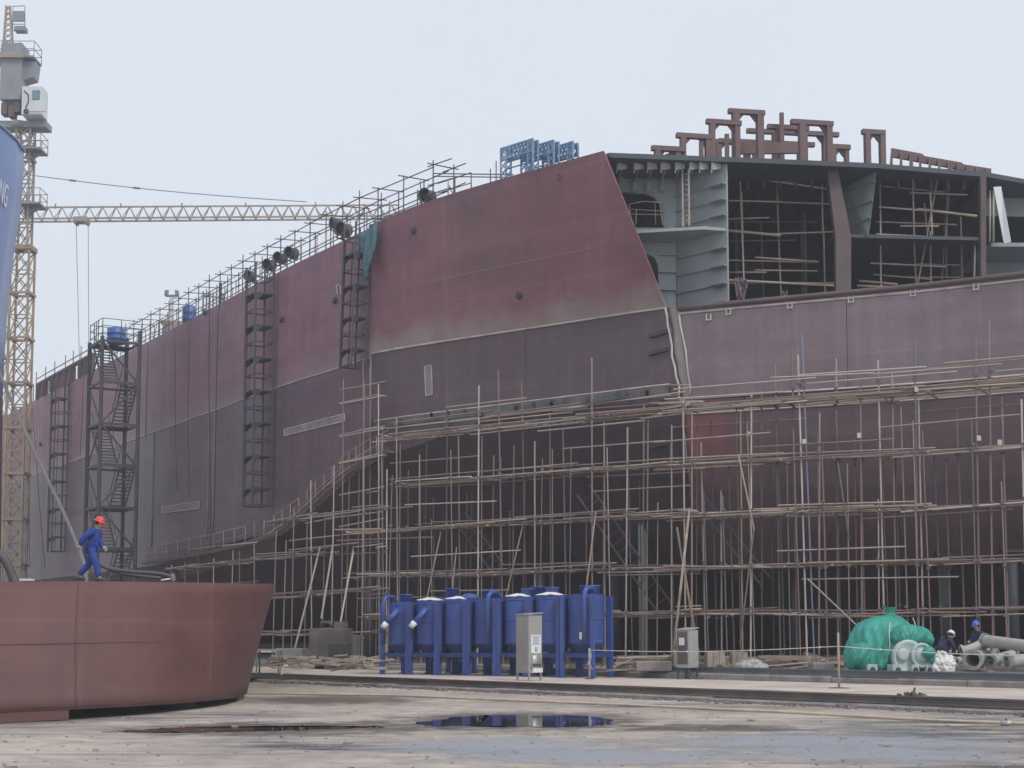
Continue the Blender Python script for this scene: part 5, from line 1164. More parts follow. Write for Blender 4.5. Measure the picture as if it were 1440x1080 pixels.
# two men bending over the pipes at the right
JB = dict(pel=V3((0, 0, .84)), spi=V3((.10, 0, 1.0)), che=V3((.24, 0, 1.13)), nec=V3((.36, 0, 1.22)), jaw=V3((.43, 0, 1.225)), sku=V3((.49, 0, 1.28)), face=V3((.85, 0, -.52)), shr=V3((.25, -.18, 1.16)), elr=V3((.36, -.22, .9)), wrr=V3((.52, -.16, .75)), har=V3((.58, -.15, .70)),
          shl=V3((.25, .18, 1.16)), ell=V3((.36, .22, .9)), wrl=V3((.52, .16, .75)), hal=V3((.58, .15, .70)), hir=V3((0, -.1, .80)), knr=V3((.10, -.12, .45)), anr=V3((0, -.12, .10)), tor=V3((.13, -.13, .055)), hil=V3((0, .1, .80)), knl=V3((.14, .12, .45)), anl=V3((.05, .12, .10)), tol=V3((.18, .13, .055)), solez=0.0)
JS = dict(JW); JS.update(che=V3((.05, 0, 1.28)), elr=V3((.10, -.25, 1.06)), wrr=V3((.30, -.18, 1.02)), har=V3((.36, -.15, 1.02)), knr=V3((.05, -.1, .47)), anr=V3((0, -.11, .10)), tor=V3((.14, -.12, .055)), knl=V3((.05, .1, .47)), anl=V3((0, .11, .10)), tol=V3((.14, .12, .055)), sku=V3((.14, 0, 1.57)), jaw=V3((.12, 0, 1.49)), nec=V3((.085, 0, 1.44)))
q = atY(1341, 900, 52.5); q.z = .6; person(Matrix.Translation(q + V3((-.45, 0, 0))) @ Matrix.Rotation(R(28), 4, 'Z'), JB, 'stooping worker in navy jacket and white helmet behind the white sack', M_['navy'], M_['helmwhite'], 'workers by the pipes')
q = atY(1377, 900, 53.5); q.z = .6; person(Matrix.Translation(q) @ Matrix.Rotation(R(205), 4, 'Z') @ Matrix.Diagonal((1, 1, 1.03, 1)), JS, 'standing worker in navy jacket and bright blue helmet behind the pipes', M_['navy'], M_['helmblue'], 'workers by the pipes')

# ================================================================== BLUE TANKS
T0p, T1p = atY(570, 948, 60.0), atY(825, 953, 55.2); T0p.z = T1p.z = .35
td = (T1p - T0p); td.z = 0; tl = td.length; td.normalize(); tn = Vector((-td.y, td.x, 0))
ang = math.atan2(td.y, td.x)
def tankmesh():
    P = {}
    w_, d_ = .70, .70; ch = .16
    oc = [(-w_ + ch, -d_), (w_ - ch, -d_), (w_, -d_ + ch), (w_, d_ - ch), (w_ - ch, d_), (-w_ + ch, d_), (-w_, d_ - ch), (-w_, -d_ + ch)]
    oc = [(.685 * math.cos(2 * math.pi * k / 24), .685 * math.sin(2 * math.pi * k / 24)) for k in range(24)]
    m = MB(); m.prism([V3((x, y, 1.22)) for x, y in oc], (0, 0, 1.72)); P['body'] = m.mesh('body')
    m = MB(); m.grid([[V3((x * s, y * s, z)) for x, y in oc] for s, z in ((.985, 1.215), (.32, .62), (.30, .5))], True); P['hopper'] = m.mesh('hopper')
    m = MB(); m.prism([V3((x * 1.02, y * 1.02, 2.945)) for x, y in oc], (0, 0, .05)); P['lid'] = m.mesh('lid')
    for k, (sx, sy) in enumerate(((-1, -1), (1, -1), (-1, 1), (1, 1))):
        m = MB(); m.box((sx * (w_ - .05), sy * (d_ - .03), 1.48), (.15, .15, 2.93)); m.box((sx * (w_ - .05), sy * (d_ - .03), .02), (.26, .26, .03)); P['leg%d' % k] = m.mesh('leg')
    m = MB()
    for sy in (-1, 1): m.box((0, sy * (d_ - .03), .80), (1.14, .09, .16))
    for sx in (-1, 1): m.box((sx * (w_ - .05), 0, .80), (.09, 1.16, .16))
    P['brace'] = m.mesh('brace')
    m = MB(True); m.lathe([(.68, -.03), (.705, -.02), (.705, .02), (.68, .03)], (0, 0, 0), 24); P['hoop'] = m.mesh('hoop')
    m = MB(True); m.lathe([(.27, 2.99), (.27, 3.28), (.30, 3.29), (.30, 3.33), (.05, 3.34)], (0, 0, 0), 16); P['vent'] = m.mesh('vent')
    m = MB(True); m.path([V3((0, 0, 3.0)), V3((0, -.02, 3.14)), V3((0, -.12, 3.22)), V3((0, -.36, 3.23)), V3((0, -.55, 3.2)), V3((0, -.69, 3.1)), V3((0, -.74, 2.9)), V3((0, -.76, 1.3))], .085, 10); P['pipe'] = m.mesh('down_pipe')
    m = MB(True); m.tube((0, -.66, 2.66), (-.32, -1.0, 2.12), .12, n=10); P['spout'] = m.mesh('spout')
    m = MB(True); m.tube((-.32, -1.0, 2.12), (-.44, -1.12, 1.92), .135, .11, n=10); P['spoutend'] = m.mesh('spout_end')
    m = MB(True); rw = []
    for j in range(7):
        rw.append([V3(((i / 8 - .5) * 1.0, (j / 6 - .5) * .9, 3.01 + .12 * (1 - ((i - 4) / 4) ** 2) * (1 - ((j - 3) / 3) ** 2) + .03 * random.random())) for i in range(9)])
    m.grid(rw); P['sheet'] = m.mesh('cover_sheet')
    m = MB(); m.box((.25, -.72, 1.5), (.26, .02, .26)); P['plate'] = m.mesh('label_plate')
    m = MB(True); m.lathe([(.42, 2.99), (.40, 3.12), (.20, 3.24), (.02, 3.26)], (0, 0, 0), 18); P['dome'] = m.mesh('dome')
    return P
TP_ = tankmesh()
for k in TP_: TP_[k].materials.append(M_['white'] if k in ('sheet', 'spoutend', 'plate') else M_['bluedk'] if k in ('hopper', 'brace') else M_['blue'])
tlabels = ['leftmost blue hopper tank with a bent side pipe', 'second blue hopper tank from the left, with a white tipped spout', 'third blue hopper tank from the left, with a domed top', 'middle blue hopper tank with a stub vent, left of the steel cabinet', 'blue hopper tank standing behind the tall steel cabinet', 'second blue hopper tank from the right, with a stub vent', 'rightmost blue hopper tank with a full length bent down pipe']
extras = [['pipe_l', 'vent', 'spout', 'spoutend'], ['spout', 'spoutend', 'sheet'], ['dome', 'sheet'], ['vent', 'pipe_r'], ['vent', 'sheet'], ['vent', 'sheet'], ['vent', 'pipe_r', 'plate']]
for i in range(7):
    c = T0p + td * (tl * i / 6); M = Matrix.Translation(c) @ Matrix.Rotation(ang + random.uniform(-.03, .03), 4, 'Z') @ Matrix.Diagonal((.98, 1, .955 + .010 * i, 1))
    t = thing('hopper_tank', c, tlabels[i], 'tank', 'blue hopper tanks', M)
    for k in ('body', 'lid', 'leg0', 'leg1', 'leg2', 'leg3', 'brace'):
        obj('leg' if k[:3] == 'leg' else k, TP_[k], None, t, M)
    hb = obj('hopper', TP_['hopper'], None, t, M)
    for zz_ in (1.30, 2.12, 2.88): obj('hoop', TP_['hoop'], None, t, M @ Matrix.Translation(V3((0, 0, zz_))))
    off = Matrix.Translation(V3(([-.1, .2, .25, -.2, .15, -.2, .2][i], .15, 0)))
    for k in extras[i]:
        if k.startswith('pipe'): obj('down_pipe', TP_['pipe'], None, t, M @ Matrix.Translation(V3((dict(l=-.55, r=.35, m=.1)[k[-1]], 0, 0))))
        elif k == 'spoutend': pass
        elif k == 'spout': s_ = obj('spout', TP_['spout'], None, t, M @ Matrix.Translation(V3((.15, 0, 0)))); obj('spout_end', TP_['spoutend'], None, s_, M @ Matrix.Translation(V3((.15, 0, 0))))
        elif k == 'plate': obj('label_plate', TP_['plate'], None, t, M)
        elif k == 'sheet': obj('cover_sheet', TP_['sheet'], None, t, M @ Matrix.Translation(V3((-.1, -.1, 0))))
        else: obj(k, TP_[k], None, t, M @ off)
# a second row of tanks standing behind
for j, (i, lab) in enumerate([(.7, 'blue hopper tank in the back row, left end'), (3.6, 'blue hopper tank in the back row, middle'), (5.2, 'blue hopper tank in the back row, right end')]):
    c = T0p + td * (tl * i / 6) + tn * 1.75; M = Matrix.Translation(c) @ Matrix.Rotation(ang, 4, 'Z') @ Matrix.Diagonal((1.0, 1, 1.03, 1))
    t = thing('hopper_tank', c, lab, 'tank', 'blue hopper tanks', M)
    for k in ('body', 'lid', 'leg0', 'leg1', 'leg2', 'leg3', 'brace', 'hopper', 'vent'): obj('leg' if k[:3] == 'leg' else k, TP_[k], None, t, M @ (Matrix.Translation(V3((.2, -.2, 0))) if k == 'vent' else Matrix.Identity(4)))

# ================================================================== CABINETS
def cabinet(px, py, h, wd, rot, leg, mt, label, kind):
    c = atZ(px, py, .35); M = Matrix.Translation(c) @ Matrix.Rotation(rot, 4, 'Z'); t = thing('electric_cabinet', c, label, 'cabinet', 'cabinets on the platform', M)
    m = MB(); m.box((0, 0, leg + (h - leg) / 2), (wd, wd, h - leg)); b = m.build('body', M_[mt], t, M); bv = b.modifiers.new('bev', 'BEVEL'); bv.width = .012
    m = MB(); m.add([(-wd * .54, -wd * .54, h), (wd * .54, -wd * .54, h), (wd * .54, wd * .54, h + .07), (-wd * .54, wd * .54, h + .07), (-wd * .54, -wd * .54, h + .03), (wd * .54, -wd * .54, h + .03), (wd * .54, wd * .54, h + .1), (-wd * .54, wd * .54, h + .1)], [(0, 1, 2, 3), (4, 5, 6, 7), (0, 1, 5, 4), (1, 2, 6, 5), (2, 3, 7, 6), (3, 0, 4, 7)]); m.build('roof', M_[mt], t, M)
    for sx in (-1, 1):
        for sy in (-1, 1): m = MB(); m.box((sx * (wd / 2 - .04), sy * (wd / 2 - .04), leg / 2), (.05, .05, leg)); m.build('leg', M_['tower'] if kind == 2 else M_[mt], t, M)
    if kind == 1:
        m = MB(); m.box((wd / 2 + .008, 0, h * .56), (.016, wd * .72, .62)); n = m.build('notice_sheet', M_['paper'], t, M)
        m = MB()
        for r_ in range(9): m.box((wd / 2 + .0185, 0, h * .56 + .26 - r_ * .035), (.003, wd * random.uniform(.35, .62), .012))
        m.box((wd / 2 + .0185, -.02, h * .56 - .17), (.003, .03, .16)); m.box((wd / 2 + .0185, .05, h * .56 - .15), (.003, .03, .12)); m.box((wd / 2 + .0185, .02, h * .56 - .24), (.003, .12, .03)); m.build('print', M_['ink'], n, M)
        hd = []
        for j in range(7):
            a = math.pi * j / 6; hd.append(V3((wd / 2, wd * .36 * math.cos(a), h * .30 + .26 * math.sin(a))))
        m = MB(True); m.prism(hd + [V3((wd / 2, -wd * .36, h * .17)), V3((wd / 2, wd * .36, h * .17))], (.05, 0, 0)); m.build('meter_hood', M_[mt], t, M)
        m = MB(); m.box((wd / 2 + .06, 0, h * .24), (.05, wd * .6, .09)); m.build('slot', M_['tower'], t, M); m = MB(); m.box((wd / 2 + .05, .02, h * .16), (.1, wd * .7, .15)); m.build('tray', M_['white'], t, M)
        m = MB(); m.box((0, -wd / 2 - .006, leg + (h - leg) * .5), (wd * .88, .012, (h - leg) * .92)); m.build('door', M_[mt], t, M)
        m = MB(True); m.tube((wd / 2 - .05, wd * .5, h * .42), (wd / 2 + .15, wd * .62, h * .43), .03); m.build('handle', M_['tower'], t, M)
    else:
        m = MB(); m.box((0, -wd / 2 - .008, leg + (h - leg) * .53), (wd * .8, .016, (h - leg) * .86)); d_ = m.build('door', M_['rustdark'], t, M); m = MB(); m.box((-.02, -wd / 2 - .02, leg + (h - leg) * .70), (wd * .42, .006, .26)); m.build('notice_sheet', M_['paper'], d_, M)
        m = MB(); m.box((wd / 2 + .006, 0, leg + (h - leg) * .5), (.012, wd * .85, (h - leg) * .9)); m.build('side_panel', M_[mt], t, M)
        m = MB(True); m.path([V3((.1, .1, leg)), V3((.25, -.1, leg * .4)), V3((.5, -.2, .03)), V3((.6, .1, .03))], .03, 6); m.build('cable', M_['hosek'], t, M)
cabinet(744, 957, 2.22, .64, R(-46), .26, 'steel', 'tall bright steel cabinet with a notice standing before the blue tanks', 1)
cabinet(967, 955, 1.72, .56, R(-44), .40, 'cabgrey', 'small worn grey cabinet on legs right of the blue tanks', 2)

# ================================================================== WRAPPED GEARBOX
gc = atZ(1250, 949, .6); GS = gc.y / F
def gx(px, py, dy=0): return V3(((px - 1250) * GS, dy, (949 - py) * GS))
gb = thing('wrapped_machine', gc, 'big gearbox wrapped in green tarpaulin on the platform edge', 'machine'); GM = Matrix.Translation(gc) @ Matrix.Rotation(R(8), 4, 'Z') @ Matrix.Diagonal((.93, 1, 1.03, 1))
def ellip(m, c, r, n=16):
    rows_ = []
    for j in range(n // 2 + 1):
        a = math.pi * j / (n // 2); rows_.append([V3((c[0] + r[0] * math.sin(a) * math.cos(2 * math.pi * k / n), c[1] + r[1] * math.sin(a) * math.sin(2 * math.pi * k / n), c[2] + r[2] * math.cos(a))) for k in range(n)])
    m.grid(rows_, True)
def drape(m, c0, prof, ex, ey, pl, ph, nth=120, gather=0.0):
    """sheet hanging round a body: prof = (radius, z, centre x); pleats deepen downwards and sharpen to ridges"""
    rows_ = []
    n = len(prof); zmax = prof[0][1]; zmin = prof[-1][1]
    for i in range((n - 1) * 6 + 1):
        k = min(i // 6, n - 2); t = i / 6 - k; p0, p1, p2, p3 = prof[max(k - 1, 0)], prof[k], prof[k + 1], prof[min(k + 2, n - 1)]
        v = [.5 * ((2 * p1[j]) + (p2[j] - p0[j]) * t + (2 * p0[j] - 5 * p1[j] + 4 * p2[j] - p3[j]) * t * t + (3 * p1[j] - p0[j] - 3 * p2[j] + p3[j]) * t ** 3) for j in range(3)]
        f = (zmax - v[1]) / (zmax - zmin); row = []
        for q in range(nth):
            a_ = 2 * math.pi * q / nth; w_ = 0
            for kk, am, s_ in ((7, .6, 1.3), (11, .5, -1.9), (17, .35, 2.7), (4, .5, .7)):
                x_ = math.sin(kk * a_ + ph * kk + s_ * f * 3 + 1.3 * math.sin(2 * a_ + f * 4)); w_ += am * (1 - 2 * abs(x_) ** 1.3)
            r_ = v[0] * (1 + pl * w_ * (.35 + .65 * min(1, f * 1.6))) + .02 * math.sin(9 * f + 5 * a_)
            row.append(c0 + V3((v[2] + ex * r_ * math.cos(a_), ey * r_ * math.sin(a_), v[1] + .035 * math.sin(5 * a_ + ph) * f)))
        rows_.append(row)
    m.grid(rows_, True); m.add([c0 + V3((prof[0][2], 0, prof[0][1]))] , []); m.f.append(tuple(range(len(m.v) - 1 - len(rows_) * nth, len(m.v) - 1 - len(rows_) * nth + nth)))
m = MB(True)
drape(m, V3((0, .35, 0)), [(.20, 2.15, .28), (.15, 2.06, .28), (.11, 1.96, .27), (.20, 1.90, .25), (.55, 1.80, .10), (.86, 1.58, -.02), (1.02, 1.25, -.10), (1.08, .90, -.16), (1.12, .60, -.20), (1.10, .30, -.20), (.98, .14, -.18)], 1.08, .92, .058, .4)
tp = m.build('tarpaulin', M_['green'], gb, GM)
for nm, c0, prof, ex, ey, ph in (('bulge_wrap', V3((.42, -.62, 0)), [(.06, 1.62, 0), (.34, 1.55, 0), (.52, 1.36, 0), (.56, 1.15, 0), (.44, .98, 0), (.30, .93, 0)], 1.05, .75, 1.1), ('bulge_wrap', V3((1.02, -.42, 0)), [(.05, 1.55, -.1), (.26, 1.48, -.08), (.38, 1.28, 0), (.40, 1.10, .06), (.30, .96, .1), (.18, .92, .1)], .95, .9, 2.3), ('bulge_wrap', V3((-1.02, -.1, 0)), [(.06, 1.05, .1), (.28, .98, .06), (.42, .75, 0), (.44, .48, -.02), (.36, .25, 0)], 1.0, 1.0, 1.9)):
    m = MB(True); drape(m, c0, prof, ex, ey, .075, ph, 84); m.build(nm, M_['green'], gb, GM)
m = MB(True)
Ry = Matrix.Rotation(R(90), 3, 'X')
def disc(c, prof, name, mt, n=24):
    mm = MB(True); mm.lathe(prof, (0, 0, 0), n); return mm.build(name, M_[mt], gb, GM @ Matrix.Translation(c) @ Matrix.Rotation(R(90), 4, 'X'))
d1 = disc(gx(1262, 925, -.98), [(.54, -.25), (.56, -.05), (.56, .06), (.49, .10), (.43, .05), (.2, .05)], 'end_casing', 'casting')
d2 = disc(gx(1280, 922, -1.12), [(.37, -.3), (.39, 0), (.39, .08), (.33, .10), (.29, .02), (.24, .02), (.22, .1), (.05, .1)], 'coupling_flange', 'casting')
disc(gx(1252, 921, -1.08), [(.19, -.1), (.2, .06), (.15, .08), (.02, .08)], 'cover_plate', 'casting')
m = MB(True); ellip(m, gx(1288, 918, -1.3), (.24, .20, .19)); ellip(m, gx(1293, 926, -1.28), (.11, .12, .20)); o = m.build('shaft_wrap', M_['green'], gb, GM)
rm = o.modifiers.new('remesh', 'REMESH'); rm.mode = 'VOXEL'; rm.voxel_size = .035; rm.use_smooth_shade = True
for x in (1241, 1213, 1268, 1290):
    m = MB(); c = gx(x, 940, -1.0 if x > 1230 else -.4); m.box(c + V3((0, 0, -.03)), (.36 if x < 1260 else .24, .5, .34)); ft = m.build('foot', M_['casting'], gb, GM)
    m = MB(True); m.lathe([(.09, 0), (.09, .02)], (0, 0, 0), 12); m.build('bolt_hole', M_['black'], ft, GM @ Matrix.Translation(c + V3((0, -.252, -.03))) @ Matrix.Rotation(R(90), 4, 'X'))
m = MB(); m.box(gx(1255, 946, -.2), (2.3, 1.6, .08)); m.build('skid', M_['railb'], gb, GM)
m = MB(True); m.path([gx(1244, 878, -.55), gx(1238, 890, -.75), gx(1237, 905, -.82), gx(1238, 920, -.75)], .016, 6); m.path([gx(1283, 872, -.35), gx(1287, 886, -.45), gx(1282, 897, -.5)], .016, 6); m.build('tie_cord', M_['chain'], gb, GM)

# ================================================================== SACK, PIPES, CRATES
def lump(name, parts, label, cat, mt, c, vox=.03, disp=.05, sc=.2):
    m = MB(True)
    for p_, r_ in parts: ellip(m, p_, r_)
    o = m.build(name, M_[mt], None, Matrix.Translation(c)); rm = o.modifiers.new('remesh', 'REMESH'); rm.mode = 'VOXEL'; rm.voxel_size = vox; rm.use_smooth_shade = True
    tx = bpy.data.textures.new(name, 'CLOUDS'); tx.noise_scale = sc; tx.noise_type = 'SOFT_NOISE'; tx.noise_depth = 2; dm = o.modifiers.new('d', 'DISPLACE'); dm.texture = tx; dm.strength = disp * 2.6; dm.texture_coords = 'LOCAL'
    return tag(o, label, cat)
c = atZ(1320, 948, .6)
lump('bulk_sack', [((-.25, 0, .15), (.40, .3, .22)), ((.15, 0, .25), (.42, .3, .32)), ((.38, .05, .35), (.25, .22, .30)), ((.05, .1, .55), (.10, .08, .26)), ((.12, .1, .74), (.16, .05, .05)), ((.25, .1, .55), (.08, .06, .22))], 'crumpled white bulk sack lying right of the green wrapped machine', 'sack', 'white', c, .026, .075, .15)
def pipe_thing(a, b, r, label, bend=None, flange=True):
    t = thing('steel_pipe', a, label, 'pipe', 'pipes lying beside the green machine'); pts = [a, b] if bend is None else [a, *bend, b]
    m = MB(True); m.path(pts, r, 16, cap=False); m.path(pts, r * .86, 16, cap=False); m.build('barrel', M_['pipe'], t)
    if flange:
        for p0, p1 in ((pts[0], pts[1]), (pts[-1], pts[-2])):
            d = (p1 - p0).normalized(); m = MB(True); m.path([p0 - d * .01, p0 + d * .06], r * 1.32, 16, cap=False); m.path([p0 - d * .01, p0 + d * .06], r * .86, 16, cap=False); 
            rws = [[q for q in m.v[:16]], [q for q in m.v[32:48]]]; m.grid([[V3(q) for q in rws[0]], [V3(q) for q in rws[1]]], True); m.build('flange', M_['pipe'], t)
Yp = 50.5
pipe_thing(atY(1386, 901, Yp), atY(1500, 916, 46.5), .20, 'long pale pipe sloping down to the right edge, topmost of the pile')
pipe_thing(atY(1352, 916, Yp), atY(1384, 903, Yp + .4), .17, 'pale bent pipe leaning on the pile near the stooping worker', [atY(1362, 914, Yp), atY(1375, 909, Yp)])
pipe_thing(atY(1368, 928, Yp - .9), atY(1392, 920, Yp + 1.2), .26, 'short wide pipe with its dark open end towards the yard')
pipe_thing(atY(1392, 929, Yp - .4), atY(1425, 921, Yp + .6), .18, 'pale pipe lying low in the middle of the pile')
pipe_thing(atY(1416, 931, Yp - 1.2), atY(1480, 925, Yp - 1), .22, 'wide pipe lying low at the right picture edge')
pipe_thing(atY(1343, 931, Yp - .4), atY(1362, 924, Yp + .6), .13, 'small pipe stub beside the white sack')
pipe_thing(atY(1400, 906, Yp), atY(1392, 931, Yp - .1), .12, 'pale upright pipe elbow propped against the pile', [atY(1397, 915, Yp)])
for k, (x0, x1, y) in enumerate([(1338, 1395, 946), (1390, 1450, 943), (1320, 1375, 949)]):
    a, b = atZ(x0, y, .62), atZ(x1, y + 2, .62); m = MB(); m.beam(a + Zv * .06, b + Zv * .06, .24, .12); tag(m.build('timber_plank', M_['wood']), ['timber plank under the white sack and the first pipes', 'timber plank under the pipes at the right picture edge', 'timber plank lying in front of the white sack'][k], 'plank', 'planks under the pipes')
def crate(px0, px1, yt, yb, depth, mt, label, cat='crate', name='timber_crate', z0=.6, planks=True, rot=0.0):
    a = atZ((px0 + px1) / 2, yb, z0); wd = (px1 - px0) * a.y / F; h = (yb - yt) * a.y / F; M = Matrix.Translation(a + V3((0, depth / 2, 0))) @ Matrix.Rotation(rot, 4, 'Z'); t = thing(name, a, label, cat, None, M)
    if planks:
        n = max(3, int(wd / .22))
        for k in range(n): m = MB(); m.box((-wd / 2 + wd * (k + .5) / n, -depth / 2, h / 2), (wd / n - .012, .03, h * random.uniform(.97, 1.0))); m.build('plank', M_[mt], t, M)
        for k in range(3): m = MB(); m.box((-wd / 2, -depth / 2 + depth * (k + .5) / 3 + .02, h / 2), (.03, depth / 3 - .012, h)); m.build('plank', M_[mt], t, M)
        m = MB(); m.box((0, .02, h * .97), (wd - .05, depth - .06, .04)); m.build('lid', M_[mt], t, M); m = MB(); m.box((0, 0, h * .45), (wd - .06, depth - .06, h * .85)); m.build('core', M_['rustdark'], t, M)
    else:
        m = MB(); m.box((0, 0, h / 2), (wd, depth, h)); b = m.build('body', M_[mt], t, M); bv = b.modifiers.new('b', 'BEVEL'); bv.width = .03
        for s in (-.3, .3): m = MB(True); m.path([V3((wd * s - .08, 0, h)), V3((wd * s - .06, 0, h + .1)), V3((wd * s + .06, 0, h + .1)), V3((wd * s + .08, 0, h))], .018, 6); m.build('lifting_eye', M_['rail'], t, M)
crate(995, 1020, 917, 944, .7, 'wood', 'brown plywood crate right of the small grey cabinet'); crate(1030, 1052, 917, 943, .7, 'wood', 'second plywood crate, behind the pale sandbag'); crate(1143, 1174, 932, 947, .8, 'kerb', 'concrete block left of the green wrapped machine', 'concrete block', 'concrete_block', planks=False)
crate(895, 945, 930, 944, .9, 'kerb', 'long concrete block between the tanks and the small cabinet', 'concrete block', 'concrete_block', planks=False); crate(1196, 1204, 928, 946, .4, 'wood', 'narrow wooden box at the foot of the green wrapped machine'); crate(948, 958, 914, 943, .4, 'wood', 'upright pale timber box hidden behind the small grey cabinet')
c = atZ(1056, 945, .6); lump('sandbag', [((-.2, 0, .18), (.42, .3, .2)), ((.25, 0, .16), (.38, .3, .19)), ((0, 0, .3), (.4, .25, .16))], 'pale grey sandbag heap before the second plywood crate', 'sandbag', 'cabgrey', c, .035, .06, .22)
for k, (x0, y0, x1, y1, lab) in enumerate([(870, 925, 955, 922, 'upper of two long boards lying behind the concrete block'), (1060, 938, 1140, 931, 'long pale board leaning over timbers left of the concrete block'), (1075, 928, 1200, 925, 'long thin board lying on the timbers behind the rail'), (862, 938, 890, 926, 'white angle iron propped beside the blue tanks'), (1085, 943, 1138, 936, 'short white batten in the timber heap')]):
    a, b = atZ(x0, min(y0 + 16, 946), .6), atZ(x1, min(y1 + 16, 946), .6); Y = 55.5; a, b = atY(x0, y0, Y), atY(x1, y1, Y); m = MB(); m.beam(a, b, .16, .05); tag(m.build('loose_board', M_['polec'] if k in (3, 4) else M_['board']), lab, 'board', 'loose boards under the scaffold')
oc_ = MB()
for i in range(190):
    px = random.choice((random.uniform(862, 1195), random.uniform(862, 1195), random.uniform(1300, 1440), random.uniform(380, 545)))
    p_ = atZ(px, random.uniform(934, 944), .6); l_ = random.uniform(.25, 1.6); oc_.box(p_ + Zv * random.uniform(.03, .45 if px < 1200 else .2), (l_, random.uniform(.06, .2), random.uniform(.03, .12)), Matrix.Rotation(random.gauss(0, .5), 3, 'Z') @ Matrix.Rotation(random.gauss(0, .12), 3, 'Y'))
tag(oc_.build('timber_offcuts', M_['wood']), 'heap of timber offcuts and scrap strewn under the scaffold', 'timber scrap', kind='stuff')
# low timber stacks that carry them
for k, (x0, x1, lab) in enumerate([(865, 960, 'low timber stack behind the concrete block'), (1062, 1145, 'low timber stack left of the second concrete block'), (1176, 1210, 'low timber stack half hidden by the green machine')]):
    t = thing('timber_stack', atY((x0 + x1) / 2, 940, 56), lab, 'timber stack', 'timber stacks behind the rail')
    for j in range(4):
        for i in range(2):
            a, b = atY(x0 + random.uniform(0, 8), 930, 55.8 + i * .35), atY(x1 - random.uniform(0, 8), 930, 55.8 + i * .35); a.z = b.z = .66 + j * .14; m = MB(); m.beam(a, b, .2, .11); m.build('baulk', M_['wood'], t)
# keel blocks and pillars in the dark below the hull
for k, (px, Y, wd) in enumerate([(905, 68, .42), (865, 72, .5), (1330, 62.5, .5), (1425, 60, .5), (521, 79, .5), (1120, 67, .4), (760, 72, .45), (640, 76, .45)]):
    p_ = atY(px, 900, Y); p_.z = .6; t = thing('support_pillar', p_, ['grey pillar propping the hull right of the rightmost tank', 'dark pillar behind the rightmost blue tank', 'dark pillar right of the green wrapped machine', 'dark pillar at the right picture edge under the hull', 'dark pillar left of the blue tanks', 'dark pillar between the small cabinet and the green machine', 'dark pillar behind the middle blue tanks', 'dark pillar behind the left blue tanks'][k], 'pillar', 'pillars under the hull')
    zt = 9.3 if k == 0 else 5.2
    m = MB(True); m.lathe([(wd * .5, 0), (wd * .5, zt - .6)], p_, 14); m.build('shaft', M_['steelgrey'] if k == 0 else M_['steeldark'], t); m = MB(); m.box(p_ + Zv * .04, (wd * 1.8, wd * 1.8, .08)); m.build('base_plate', M_['steeldark'], t); m = MB(); m.box(p_ + Zv * (zt - .55), (wd * 1.6, wd * 1.6, .1)); m.build('head_plate', M_['steeldark'], t)

# ================================================================== MACHINES AT THE LEFT
def machine(px0, px1, yt, yb, depth, mt, label, name, cat, ribs=5, top=True, z0=.35):
    a = atZ((px0 + px1) / 2, yb, z0); wd = (px1 - px0) * a.y / F; h = (yb - yt) * a.y / F; M = Matrix.Translation(a + V3((0, depth / 2, 0))) @ Matrix.Rotation(R(-12), 4, 'Z'); t = thing(name, a, label, cat, None, M)
    m = MB(); m.box((0, 0, .12 + (h - .12) / 2), (wd, depth, h - .12)); b = m.build('casing', M_[mt], t, M); bv = b.modifiers.new('b', 'BEVEL'); bv.width = .03
    for s in (-1, 1): m = MB(); m.box((s * wd * .36, 0, .06), (.14, depth * .9, .118)); m.build('skid', M_['rail'], t, M)
    for k in range(ribs): m = MB(); m.box((-wd / 2 + wd * (k + .5) / ribs, -depth / 2 - .02, h * .52), (.06, .04, h * .7)); m.build('rib', M_[mt], t, M)
    if top:
        m = MB(True); m.path([V3((-wd * .3, 0, h)), V3((-wd * .28, 0, h + .25)), V3((-wd * .05, -.1, h + .28)), V3((wd * .1, -.1, h + .02))], .09, 8); m.build('duct', M_['hosek'], t, M); m = MB(); m.box((wd * .28, 0, h + .16), (wd * .3, depth * .4, .3)); m.build('air_box', M_[mt], t, M)
    return t
machine(437, 488, 884, 941, 1.4, 'rustdark', 'dark rusty compressor casing between the red section and the blue tanks', 'compressor', 'compressor')
machine(489, 510, 893, 938, .9, 'tank2', 'pale olive steel box standing beside the rusty compressor', 'control_box', 'control box', 2, False)
machine(462, 490, 905, 942, .5, 'black', 'small sooty burner unit in front of the rusty compressor', 'burner_unit', 'burner', 3, False)
machine(388, 428, 912, 938, 1.0, 'tank2', 'grey green steel bin between the work table and the compressor', 'steel_bin', 'bin', 3, False)
crate(534, 545, 906, 944, .5, 'wood', 'brown wooden box at the left end of the blue tanks', z0=.35)
a = atZ(376, 947, .35); t = thing('work_table', a, 'grey steel work table beside the tip of the red section', 'table')
m = MB(); m.box(a + V3((0, .4, .95)), (1.0, .8, .06)); m.build('table_top', M_['cabgrey'], t)
for sx in (-.45, .45):
    for sy in (.05, .75): m = MB(); m.box(a + V3((sx, sy, .46)), (.06, .06, .92)); m.build('leg', M_['tank2'], t)
m = MB(); m.box(a + V3((0, .4, .3)), (.9, .7, .03)); m.build('shelf', M_['tank2'], t)
a = atZ(396, 949, .35); hose('bent_pipe', [a, a + V3((.03, 0, .25)), a + V3((.14, 0, .36)), a + V3((.26, 0, .33))], .035, 'white', 'small white bent pipe sticking up at the kerb by the steel bin', 'pipe')
